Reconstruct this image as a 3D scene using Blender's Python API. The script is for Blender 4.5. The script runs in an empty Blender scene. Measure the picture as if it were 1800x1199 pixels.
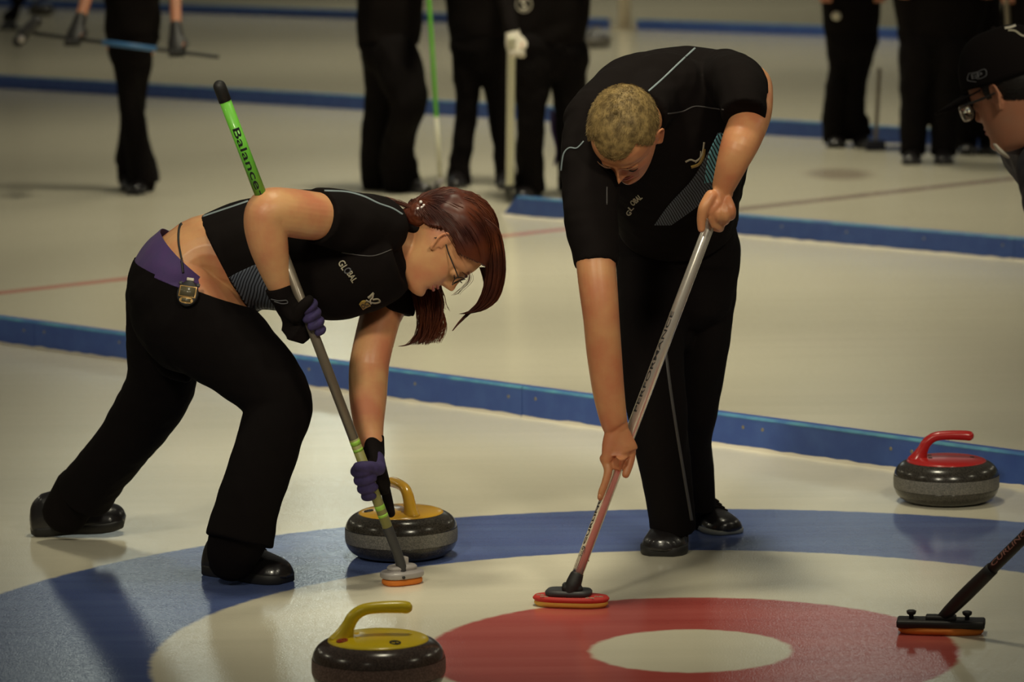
import bpy, bmesh, math, random
from mathutils import Vector, Matrix
from mathutils.bvhtree import BVHTree
import numpy as np
random.seed(7); np.random.seed(7)
S = bpy.context.scene; COL = S.collection
V = Vector

# ------------------------------------------------------------------ camera
F_PX, PITCH, ROLL, CAM_H = 6648.3, 0.1311, -0.0131, 1.8198
CF = V((0, math.cos(PITCH), -math.sin(PITCH))); CR0 = V((1, 0, 0)); CU0 = CR0.cross(CF)
CR = CR0*math.cos(ROLL) + CU0*math.sin(ROLL); CU = -CR0*math.sin(ROLL) + CU0*math.cos(ROLL)
CC = V((0, 0, CAM_H))
cam_data = bpy.data.cameras.new('camera'); cam = bpy.data.objects.new('camera', cam_data); COL.objects.link(cam)
m = Matrix.Identity(4)
for i in range(3):
    m[i][0] = CR[i]; m[i][1] = CU[i]; m[i][2] = -CF[i]; m[i][3] = CC[i]
cam.matrix_world = m
cam_data.sensor_width = 36; cam_data.lens = F_PX*36/1800; cam_data.clip_end = 300; cam_data.clip_start = .1
cam_data.dof.use_dof = True; cam_data.dof.focus_distance = 9.25; cam_data.dof.aperture_fstop = 4.8
S.camera = cam

# ------------------------------------------------------------------ world, lights, exposure
S.view_settings.view_transform = 'Standard'; S.view_settings.look = 'None'
S.view_settings.exposure = 0.0; S.view_settings.gamma = 1.0; S.view_settings.use_curve_mapping = False
W = bpy.data.worlds.new('world'); S.world = W; W.use_nodes = True
W.node_tree.nodes['Background'].inputs[0].default_value = (.9, .86, .72, 1)
W.node_tree.nodes['Background'].inputs[1].default_value = .065

def lamp(name, loc, power, size, col=(1, .86, .60), spot=None, target=None, blend=1.0):
    l = bpy.data.lights.new(name, 'SPOT' if spot else 'AREA')
    l.energy = power; l.color = col
    if spot:
        l.spot_size = math.radians(spot); l.spot_blend = blend; l.shadow_soft_size = size
    else:
        l.shape = 'DISK'; l.size = size
    o = bpy.data.objects.new(name, l); COL.objects.link(o); o.location = loc
    if target is not None:
        o.rotation_euler = (V(target)-V(loc)).to_track_quat('-Z', 'Y').to_euler()
    return o
YAW = -0.8005; D1 = 2.219; LANE = 4.5505
AX = V((math.cos(YAW), math.sin(YAW), 0)); NX = V((-AX[1], AX[0], 0))      # along the sheets / across them
HC = V((.3958, 8.3993, 0))                                                 # the tee of the house
def rink(a, n, z=0): return HC + AX*a + NX*n + V((0, 0, z))
# narrow unseen spots added along the line of sight, so the edges darken
def pool(y, x, h, rad, L):
    half = math.degrees(math.atan(rad/h)); P_ = L*1.62*4*math.pi*math.pi*h*h
    lamp('vignette_spot', (x, y, h), P_, .45, spot=2*half, target=(x, y, 0), col=LC)
LC = (1, .925, .68)
for y, x, h, rad, L in ((8.9, 0.12, 5.8, 1.5, .26), (10.4, 0.0, 6.0, 2.0, .30), (12.2, .05, 6.2, 2.2, .30), (14.8, .1, 6.4, 3.1, .46), (18.5, .2, 6.6, 4.8, .54), (24.0, .3, 6.8, 6.4, .46), (32.0, .5, 7.0, 9.0, .40), (41.0, .6, 7.2, 10.0, .28)):
    pool(y, x, h, rad, L)
# wide lamps to the sides of the hall and overhead
for x, y in ((-9, 6), (9, 6), (-11, 14), (11, 14), (-13, 24), (13, 24), (-16, 38), (16, 38)):
    lamp('side_lamp', (x, y, 7.0), 66, .5, col=LC)
# far rows whose shine stretches over the ice
for x, y, h, p, s in ((-2.3, 50, 7.0, 22, 1.4), (-4.4, 50, 9.2, 27, 3.4), (-5.5, 46, 8.6, 12, 2.6), (4.6, 50, 9.4, 18, 2.8), (7.0, 48, 9.4, 6, 2.4)):
    lamp('far_lamp', (x, y, h), p, s, col=(.85, .95, .84), target=(x*.3, 20, 0))
# two added fill spots, out of view above, brightening the players' camera side
for x, y, p in ((-2.2, 3.2, 70), (2.4, 3.4, 55)):
    lamp('front_fill_spot', (x, y, 4.6), p*13, .4, col=(1, .92, .70), spot=32, target=(x*.12, 10.2, 1.1))


# ------------------------------------------------------------------ mesh helpers
def ray(px, py):
    return (CF*F_PX + CR*(px-900) - CU*(py-599.5)).normalized()
def P(px, py, y):
    d = ray(px, py); return CC + d*(y/d.y)
def G(px, py, z=0.0):
    d = ray(px, py); return CC + d*((z-CAM_H)/d.z)
def ppm(p):
    return F_PX/((V(p)-CC).dot(CF))
def px_of(p):
    v = V(p)-CC; z = v.dot(CF)
    return 900+F_PX*v.dot(CR)/z, 599.5-F_PX*v.dot(CU)/z

def link(name, me, mat, parent=None):
    o = bpy.data.objects.new(name, me); COL.objects.link(o)
    if mat is not None:
        me.materials.clear(); me.materials.append(mat)
    if parent is not None:
        o.parent = parent; o.matrix_parent_inverse = Matrix.Translation(-parent.location)
    return o
def thing(name, label, cat, loc, group=None):
    o = bpy.data.objects.new(name, None); COL.objects.link(o); o.location = loc
    o.empty_display_size = .1
    tag(o, label, cat, group); return o
def tag(o, label, cat, group=None):
    o['label'] = label; o['category'] = cat
    if group: o['group'] = group
    return o

def catmull(pts, k):
    n = len(pts); out = []
    if n < 3 or k <= 1:
        for i in range(n-1):
            for j in range(k): out.append(pts[i]+(pts[i+1]-pts[i])*(j/k))
        out.append(pts[-1]); return out
    for i in range(n-1):
        a = pts[max(i-1, 0)]; b = pts[i]; c = pts[i+1]; d = pts[min(i+2, n-1)]
        for j in range(k):
            t = j/k
            out.append(.5*((2*b)+(c-a)*t+(2*a-5*b+4*c-d)*t*t+(3*b-a-3*c+d)*t**3))
    out.append(pts[-1]); return out

class MB:
    def __init__(s): s.v = []; s.f = []
    def rings(s, rings, closed=True, cap=(True, True)):
        b = len(s.v); n = len(rings[0])
        for r in rings: s.v.extend([tuple(p) for p in r])
        m = n if closed else n-1
        for i in range(len(rings)-1):
            for j in range(m):
                s.f.append((b+i*n+j, b+i*n+(j+1) % n, b+(i+1)*n+(j+1) % n, b+(i+1)*n+j))
        if cap[0]: s.f.append(tuple(b+j for j in reversed(range(n))))
        if cap[1]: s.f.append(tuple(b+(len(rings)-1)*n+j for j in range(n)))
    def tube(s, pts, ref=(0, 1, 0), n=24, k=6, cap=('r', 'r'), sq=1.0):
        """pts: (pos, rn, rb[, roll]); rb is the radius along ref, rn across it"""
        A = np.array([list(p[0])+[p[1], p[2] if len(p) > 2 else p[1]] for p in pts], float)
        C = catmull([a for a in A], k)
        C = np.array(C)
        pos = [V(c[:3]) for c in C]; rs = [(max(c[3], 1e-4), max(c[4], 1e-4)) for c in C]
        N = len(pos); tans = []
        for i in range(N):
            t = pos[min(i+1, N-1)]-pos[max(i-1, 0)]
            tans.append(t.normalized())
        ref = V(ref)
        rr = []
        def fr(t):
            b = ref-t*ref.dot(t)
            if b.length < 1e-3: b = V((1, 0, 0))-t*t.x
            b.normalize(); return b, t.cross(b)
        def ring(p, t, rn, rb):
            b, nn = fr(t); o = []
            for j in range(n):
                a = 2*math.pi*j/n; ca, sa = math.cos(a), math.sin(a)
                if sq != 1.0:
                    ca = math.copysign(abs(ca)**sq, ca); sa = math.copysign(abs(sa)**sq, sa)
                o.append(p+nn*(rn*ca)+b*(rb*sa))
            return o
        if cap[0] == 'r':
            for a in (80, 60, 40, 20):
                a = math.radians(a); q = min(rs[0])
                rr.append(ring(pos[0]-tans[0]*q*math.sin(a), tans[0], rs[0][0]*math.cos(a), rs[0][1]*math.cos(a)))
        for i in range(N): rr.append(ring(pos[i], tans[i], *rs[i]))
        if cap[1] == 'r':
            for a in (20, 40, 60, 80):
                a = math.radians(a); q = min(rs[-1])
                rr.append(ring(pos[-1]+tans[-1]*q*math.sin(a), tans[-1], rs[-1][0]*math.cos(a), rs[-1][1]*math.cos(a)))
        s.rings(rr); return s
    def ell(s, c, r, M=None, n=24, m=14):
        c = V(c); M = M or Matrix.Identity(3); rr = []
        for i in range(1, m):
            a = math.pi*i/m; rr.append([c+M @ V((r[0]*math.sin(a)*math.cos(2*math.pi*j/n), r[1]*math.sin(a)*math.sin(2*math.pi*j/n), -r[2]*math.cos(a))) for j in range(n)])
        s.rings(rr); return s
    def box(s, c, h, M=None, bev=0.0):
        c = V(c); M = M or Matrix.Identity(3); b = len(s.v)
        if bev <= 0:
            for z in (-1, 1):
                for x, y in ((-1, -1), (1, -1), (1, 1), (-1, 1)): s.v.append(tuple(c+M @ V((x*h[0], y*h[1], z*h[2]))))
            for f in ((0, 3, 2, 1), (4, 5, 6, 7), (0, 1, 5, 4), (1, 2, 6, 5), (2, 3, 7, 6), (3, 0, 4, 7)): s.f.append(tuple(b+i for i in f))
        else:
            def rr(ix, iy, z):
                o = []
                for x, y, a0 in ((1, -1, -90), (1, 1, 0), (-1, 1, 90), (-1, -1, 180)):
                    for a in (0, 30, 60, 90):
                        t = math.radians(a0+a); o.append(c+M @ V((x*(h[0]-bev)+(bev-ix)*math.cos(t), y*(h[1]-bev)+(bev-iy)*math.sin(t), z)))
                return o
            s.rings([rr(bev*.6, bev*.6, -h[2]), rr(0, 0, -h[2]+bev*.6), rr(0, 0, h[2]-bev*.6), rr(bev*.6, bev*.6, h[2])])
        return s
    def lathe(s, prof, c=(0, 0, 0), M=None, n=64, cap=(True, True)):
        c = V(c); M = M or Matrix.Identity(3)
        s.rings([[c+M @ V((r*math.cos(2*math.pi*j/n), r*math.sin(2*math.pi*j/n), z)) for j in range(n)] for r, z in prof], cap=cap); return s
    def prism(s, outline, z0, z1, c=(0, 0, 0), M=None, bev=0.0):
        c = V(c); M = M or Matrix.Identity(3)
        def rg(z, k):
            n = len(outline); cx = sum(p[0] for p in outline)/n; cy = sum(p[1] for p in outline)/n
            o = []
            for x, y in outline:
                d = math.hypot(x-cx, y-cy) or 1; q = (d-k)/d
                o.append(c+M @ V((cx+(x-cx)*q, cy+(y-cy)*q, z)))
            return o
        if bev > 0: s.rings([rg(z0, bev), rg(z0+bev, 0), rg(z1-bev, 0), rg(z1, bev)])
        else: s.rings([rg(z0, 0), rg(z1, 0)])
        return s
    def mesh(s, name):
        me = bpy.data.meshes.new(name); me.from_pydata([tuple(v) for v in s.v], [], s.f); me.validate()
        bm = bmesh.new(); bm.from_mesh(me); bmesh.ops.recalc_face_normals(bm, faces=bm.faces); bm.to_mesh(me); bm.free()
        return me
    def build(s, name, mat, parent=None, vox=None, smooth=0, shade=True, disp=None, fac=.5):
        me = s.mesh(name)
        if vox:
            o = bpy.data.objects.new('tmp', me); COL.objects.link(o)
            r = o.modifiers.new('r', 'REMESH'); r.mode = 'VOXEL'; r.voxel_size = vox
            if smooth:
                q = o.modifiers.new('s', 'SMOOTH'); q.factor = fac; q.iterations = smooth
            dg = bpy.context.evaluated_depsgraph_get(); dg.update()
            me2 = bpy.data.meshes.new_from_object(o.evaluated_get(dg)); me2.name = name
            bpy.data.objects.remove(o); bpy.data.meshes.remove(me); me = me2
        if disp:
            n = len(me.vertices); co = np.empty(n*3, 'f'); no = np.empty(n*3, 'f')
            me.vertices.foreach_get('co', co); me.vertex_normals.foreach_get('vector', no)
            co = co.reshape(-1, 3); no = no.reshape(-1, 3)
            d = disp(co.astype(float))
            co = co+no*d[:, None].astype('f')
            me.vertices.foreach_set('co', co.ravel()); me.update()
        me.polygons.foreach_set('use_smooth', [shade]*len(me.polygons)); me.update()
        o = link(name, me, mat, parent); return o

def wav(co, seed, scale, amp, aniso=(1, 1, 1)):
    """smooth wrinkly noise: sum of warped sines"""
    rs = np.random.RandomState(seed); d = np.zeros(len(co)); q = co*np.array(aniso)
    for i in range(7):
        k = rs.normal(size=3); k = k/np.linalg.norm(k)*scale*(1+rs.rand()*1.6); k2 = rs.normal(size=3)*scale*.5
        d += np.sin(q@k+1.6*np.sin(q@k2+rs.rand()*6)+rs.rand()*6)
    return d/7*amp*2

def drop(o):        # BVH of an object in world space
    me = o.data; mw = Matrix.Identity(4)
    return BVHTree.FromPolygons([v.co.copy() for v in me.vertices], [tuple(p.vertices) for p in me.polygons])

def decal(name, tris2d, bvhs, mat, parent, off=.0012, th=.0008, maxy=None):
    """lay a flat pattern (verts in 2d, faces) on a surface seen along the view, then give it thickness"""
    vs, fs = tris2d; pts = []
    for (x, y) in vs:
        d = ray(x, y); best = None
        for b in bvhs:
            h = b.ray_cast(CC, d, 60)
            if h[0] is not None and (best is None or h[3] < best[3]): best = h
        pts.append(None if best is None else best[0]-d*off)
    b = MB(); n = len(vs); idx = {}
    for i, p in enumerate(pts):
        if p is not None: idx[i] = len(b.v); b.v.append(tuple(p))
    for f in fs:
        if all(i in idx for i in f):
            q = [V(b.v[idx[i]]) for i in f]
            if max((q[0]-x).length for x in q) < .08: b.f.append(tuple(idx[i] for i in f))
    me = bpy.data.meshes.new(name); me.from_pydata(b.v, [], b.f)
    bm = bmesh.new(); bm.from_mesh(me)
    lo = [v for v in bm.verts if not v.link_faces]
    bmesh.ops.delete(bm, geom=lo, context='VERTS')
    bm.to_mesh(me); bm.free()
    if not me.polygons: return None
    me.polygons.foreach_set('use_smooth', [True]*len(me.polygons))
    o = link(name, me, mat, parent)
    so = o.modifiers.new('thickness', 'SOLIDIFY'); so.thickness = th; so.offset = 0
    return o
def strip2d(line, w, k=8, step=None):
    """a ribbon of pixels along a polyline"""
    C = catmull([np.array(p, float) for p in line], k); vs = []; fs = []
    for i, c in enumerate(C):
        t = C[min(i+1, len(C)-1)]-C[max(i-1, 0)]; t = t/np.linalg.norm(t); n = np.array([-t[1], t[0]])*w/2
        vs += [tuple(c-n), tuple(c+n)]
        if i: fs.append((2*i-2, 2*i-1, 2*i+1, 2*i))
    return vs, fs
def band2d(a, b, k=10, m=10):
    """a filled area between two polylines"""
    A = catmull([np.array(p, float) for p in a], k); B = catmull([np.array(p, float) for p in b], k)
    N = min(len(A), len(B)); vs = []; fs = []
    for i in range(N):
        p = A[int(i*(len(A)-1)/(N-1))]; q = B[int(i*(len(B)-1)/(N-1))]
        for j in range(m+1): vs.append(tuple(p+(q-p)*j/m))
        if i:
            for j in range(m): fs.append(((i-1)*(m+1)+j, (i-1)*(m+1)+j+1, i*(m+1)+j+1, i*(m+1)+j))
    return vs, fs
def text_mesh(txt, shear=0.0, bold=0.0):
    """glyph outlines as triangles, unit cap height, centred"""
    c = bpy.data.curves.new('t', 'FONT'); c.body = txt; c.size = 1; c.resolution_u = 3; c.offset = bold; c.shear = shear
    o = bpy.data.objects.new('t', c); COL.objects.link(o)
    dg = bpy.context.evaluated_depsgraph_get(); dg.update()
    me = bpy.data.meshes.new_from_object(o.evaluated_get(dg)); bpy.data.objects.remove(o); bpy.data.curves.remove(c)
    bm = bmesh.new(); bm.from_mesh(me); bmesh.ops.triangulate(bm, faces=bm.faces)
    bmesh.ops.subdivide_edges(bm, edges=[e for e in bm.edges if e.calc_length() > .12], cuts=2)
    bmesh.ops.triangulate(bm, faces=bm.faces)
    vs = [(v.co.x, v.co.y) for v in bm.verts]; bm.verts.index_update(); fs = [tuple(v.index for v in f.verts) for f in bm.faces]; bm.free()
    x0 = min(v[0] for v in vs); x1 = max(v[0] for v in vs); y0 = min(v[1] for v in vs); y1 = max(v[1] for v in vs)
    return [((x-(x0+x1)/2)/(y1-y0), (y-(y0+y1)/2)/(y1-y0)) for x, y in vs], fs, (x1-x0)/(y1-y0)
def text2d(txt, c, dirv, height, width=None, **k):
    vs, fs, asp = text_mesh(txt, **k); d = np.array(dirv, float); d /= np.linalg.norm(d); u = np.array([d[1], -d[0]])
    sx = height if width is None else width/asp
    return [tuple(np.array(c)+d*x*sx+u*y*height) for x, y in vs], fs
def text_on_tube(name, txt, p0, axis, out, R, height, width, mat, parent, flip=1):
    """lettering that runs along a round shaft"""
    vs, fs, asp = text_mesh(txt, bold=.01); b = MB(); axis = V(axis).normalized(); out = V(out); out = (out-axis*out.dot(axis)).normalized(); side = out.cross(axis)*flip
    for x, y in vs:
        a = y*height/R; b.v.append(tuple(V(p0)+axis*(x*width/asp)+(out*math.cos(a)+side*math.sin(a))*(R+.0004)))
    b.f = fs; me = bpy.data.meshes.new(name); me.from_pydata(b.v, [], b.f)
    o = link(name, me, mat, parent); so = o.modifiers.new('thickness', 'SOLIDIFY'); so.thickness = .0004; so.offset = 0; return o

# ------------------------------------------------------------------ materials
def newmat(name):
    m = bpy.data.materials.new(name); m.use_nodes = True; return m, m.node_tree, m.node_tree.nodes['Principled BSDF']
def mat(name, col, rough=.6, metal=0.0, spec=.5, bump=None, var=None, coat=0, sss=0, sheen=0, alpha=1, trans=0, ior=1.5):
    m, t, b = newmat(name); b.inputs['Base Color'].default_value = (*col, 1); b.inputs['Roughness'].default_value = rough
    b.inputs['Metallic'].default_value = metal; b.inputs['Specular IOR Level'].default_value = spec; b.inputs['IOR'].default_value = ior
    b.inputs['Coat Weight'].default_value = coat; b.inputs['Coat Roughness'].default_value = .08
    if sss:
        b.inputs['Subsurface Weight'].default_value = sss; b.inputs['Subsurface Radius'].default_value = (1, .35, .2); b.inputs['Subsurface Scale'].default_value = .006
    if sheen: b.inputs['Sheen Weight'].default_value = sheen; b.inputs['Sheen Roughness'].default_value = .5
    if trans: b.inputs['Transmission Weight'].default_value = trans
    tc = t.nodes.new('ShaderNodeTexCoord')
    if var:      # (scale, amount, second colour)
        n = t.nodes.new('ShaderNodeTexNoise'); n.inputs['Scale'].default_value = var[0]; n.inputs['Detail'].default_value = 4
        t.links.new(tc.outputs['Object'], n.inputs['Vector'])
        r = t.nodes.new('ShaderNodeMapRange'); r.inputs[1].default_value = .35; r.inputs[2].default_value = .65; r.inputs[4].default_value = var[1]
        t.links.new(n.outputs[0], r.inputs[0])
        x = t.nodes.new('ShaderNodeMixRGB'); x.inputs[1].default_value = (*col, 1); x.inputs[2].default_value = (*var[2], 1)
        t.links.new(r.outputs[0], x.inputs[0]); t.links.new(x.outputs[0], b.inputs['Base Color'])
    if bump:     # (scale, strength, distance)
        n = t.nodes.new('ShaderNodeTexNoise'); n.inputs['Scale'].default_value = bump[0]; n.inputs['Detail'].default_value = 3
        t.links.new(tc.outputs['Object'], n.inputs['Vector'])
        bp = t.nodes.new('ShaderNodeBump'); bp.inputs['Strength'].default_value = bump[1]; bp.inputs['Distance'].default_value = bump[2]
        t.links.new(n.outputs[0], bp.inputs['Height']); t.links.new(bp.outputs[0], b.inputs['Normal'])
    return m
M = {}
M['black_cloth'] = mat('black_cloth', (.0075, .0055, .0052), .92, spec=.08, bump=(900, .4, .0006))
M['black_pants'] = mat('black_pants', (.006, .0045, .0045), .92, spec=.08, bump=(1100, .4, .0006))
M['navy_cloth'] = mat('navy_cloth', (.018, .018, .032), .7, spec=.35, bump=(500, .4, .001), sheen=.1)
M['skin'] = mat('skin', (.50, .185, .088), .42, sss=.12, spec=.4, var=(14, .7, (.60, .32, .14)), bump=(260, .15, .0006))
M['skin_fair'] = mat('skin_fair', (.55, .205, .105), .42, sss=.12, spec=.4, var=(11, .8, (.66, .38, .17)), bump=(260, .15, .0006))
M['skin_dim'] = mat('skin_dim', (.50, .21, .12), .5, sss=.1, spec=.3, var=(20, .5, (.46, .24, .15)))
M['lip'] = mat('lip', (.42, .12, .09), .45)
M['black_leather'] = mat('black_leather', (.014, .012, .013), .28, bump=(90, .25, .002), coat=.3)
M['black_rubber'] = mat('black_rubber', (.012, .011, .011), .55)
M['dark_grey'] = mat('dark_grey', (.035, .034, .036), .5)
M['grey_sole'] = mat('grey_sole', (.25, .26, .24), .6)
M['purple_cloth'] = mat('purple_cloth', (.065, .028, .135), .8, bump=(600, .4, .0008), sheen=.05, var=(30, .7, (.05, .03, .12)))
M['glove_purple'] = mat('glove_purple', (.036, .022, .105), .8, bump=(300, .5, .001), var=(60, .7, (.018, .012, .05)))
M['red_plastic'] = mat('red_plastic', (.42, .015, .014), .28, coat=.2)
M['yellow_plastic'] = mat('yellow_plastic', (.90, .66, .015), .28, coat=.2)
M['amber_plastic'] = mat('amber_plastic', (.62, .34, .03), .2, coat=.3, sss=.1)
M['chrome'] = mat('chrome', (.74, .69, .62), .24, metal=.72)
M['black_ink'] = mat('black_ink', (.008, .008, .009), .5)
M['pale_ink'] = mat('pale_ink', (.42, .38, .28), .6)
M['gold_ink'] = mat('gold_ink', (.36, .24, .05), .6)
M['white_ink'] = mat('white_ink', (.6, .55, .45), .6)
M['grey_ink'] = mat('grey_ink', (.10, .10, .11), .6)
M['pink_ink'] = mat('pink_ink', (.40, .20, .17), .6)
M['piping'] = mat('piping', (.20, .25, .27), .6)
M['piping_dim'] = mat('piping_dim', (.07, .065, .065), .6)
M['hair_red'] = mat('hair_red', (.040, .008, .006), .46, spec=.3, var=(9, .8, (.15, .036, .011)))
M['brow_brown'] = mat('brow_brown', (.16, .075, .035), .6)
M['hair_dark'] = mat('hair_dark', (.010, .007, .006), .45, spec=.4)
M['hair_blond'] = mat('hair_blond', (.30, .205, .075), .6, spec=.3, var=(60, 1, (.12, .078, .028)))
M['green_shaft'] = mat('green_shaft', (.16, .55, .05), .4, coat=.2)
M['lime_mark'] = mat('lime_mark', (.30, .55, .06), .45)
M['bronze_shaft'] = mat('bronze_shaft', (.17, .14, .105), .4, metal=.35, coat=.2)
M['olive'] = mat('olive', (.24, .23, .07), .45)
M['white_shaft'] = mat('white_shaft', (.62, .60, .45), .4)
M['blue_shaft'] = mat('blue_shaft', (.05, .16, .36), .4)
M['lens'] = mat('lens', (.9, .95, .9), .03, trans=1, ior=1.45)
M['eye_white'] = mat('eye_white', (.6, .55, .5), .2)
M['pearl'] = mat('pearl', (.8, .74, .72), .12, spec=.8, coat=.5)
M['orange_pad'] = mat('orange_pad', (.72, .20, .02), .75, bump=(400, .4, .001))
M['yellow_pad'] = mat('yellow_pad', (.70, .38, .06), .75, bump=(400, .4, .001))
M['red_fabric'] = mat('red_fabric', (.50, .03, .022), .7, bump=(500, .3, .0006))
M['grey_plastic'] = mat('grey_plastic', (.34, .31, .30), .35, coat=.2)
M['cream_paint'] = mat('cream_paint', (.55, .47, .34), .6)
M['lcd'] = mat('lcd', (.10, .085, .05), .25)
M['brass_trim'] = mat('brass_trim', (.40, .24, .08), .35, metal=.4)

def stripes(name, a, b, freq, direction):
    """cloth with fine parallel wavy stripes"""
    m, t, p = newmat(name); p.inputs['Roughness'].default_value = .7; p.inputs['Specular IOR Level'].default_value = .25
    tc = t.nodes.new('ShaderNodeTexCoord'); mp = t.nodes.new('ShaderNodeMapping'); mp.inputs['Rotation'].default_value = direction
    t.links.new(tc.outputs['Object'], mp.inputs['Vector'])
    w = t.nodes.new('ShaderNodeTexWave'); w.inputs['Scale'].default_value = freq; w.inputs['Distortion'].default_value = 3; w.inputs['Detail Scale'].default_value = .5; w.inputs['Detail'].default_value = 1
    t.links.new(mp.outputs[0], w.inputs['Vector'])
    r = t.nodes.new('ShaderNodeValToRGB'); r.color_ramp.elements[0].position = .25; r.color_ramp.elements[1].position = .5
    r.color_ramp.elements[0].color = (*a, 1); r.color_ramp.elements[1].color = (*b, 1)
    t.links.new(w.outputs[0], r.inputs[0]); t.links.new(r.outputs[0], p.inputs['Base Color']); return m
M['blue_stripes'] = stripes('blue_stripes', (.012, .02, .03), (.22, .58, .70), 44, (0, .25, .2))
M['grey_stripes'] = stripes('grey_stripes', (.012, .012, .018), (.12, .14, .17), 48, (0, .35, .2))
M['slate_stripes'] = stripes('slate_stripes', (.012, .013, .02), (.10, .115, .15), 44, (0, -.5, .2))

def granite(name, c1, c2, c3, rough):
    m, t, p = newmat(name); tc = t.nodes.new('ShaderNodeTexCoord')
    n = t.nodes.new('ShaderNodeTexVoronoi'); n.inputs['Scale'].default_value = 420; t.links.new(tc.outputs['Object'], n.inputs['Vector'])
    r = t.nodes.new('ShaderNodeValToRGB'); e = r.color_ramp.elements; e[0].position = .1; e[0].color = (*c1, 1); e[1].position = .9; e[1].color = (*c2, 1)
    q = e.new(.55); q.color = (*c3, 1)
    sp = t.nodes.new('ShaderNodeSeparateColor'); t.links.new(n.outputs['Color'], sp.inputs[0]); t.links.new(sp.outputs[0], r.inputs[0])
    t.links.new(r.outputs[0], p.inputs['Base Color']); p.inputs['Roughness'].default_value = rough; return m
M['granite'] = granite('granite', (.020, .017, .014), (.052, .045, .037), (.032, .028, .023), .2)
M['granite_red'] = granite('granite_red', (.045, .030, .025), (.10, .068, .056), (.068, .048, .040), .2)
M['band_grey'] = granite('band_grey', (.10, .095, .085), (.20, .185, .16), (.14, .13, .115), .6)
M['band_red'] = granite('band_red', (.12, .07, .06), (.26, .16, .14), (.18, .11, .095), .6)
M['granite_far'] = granite('granite_far', (.06, .055, .05), (.12, .11, .10), (.09, .08, .075), .4)

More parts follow.
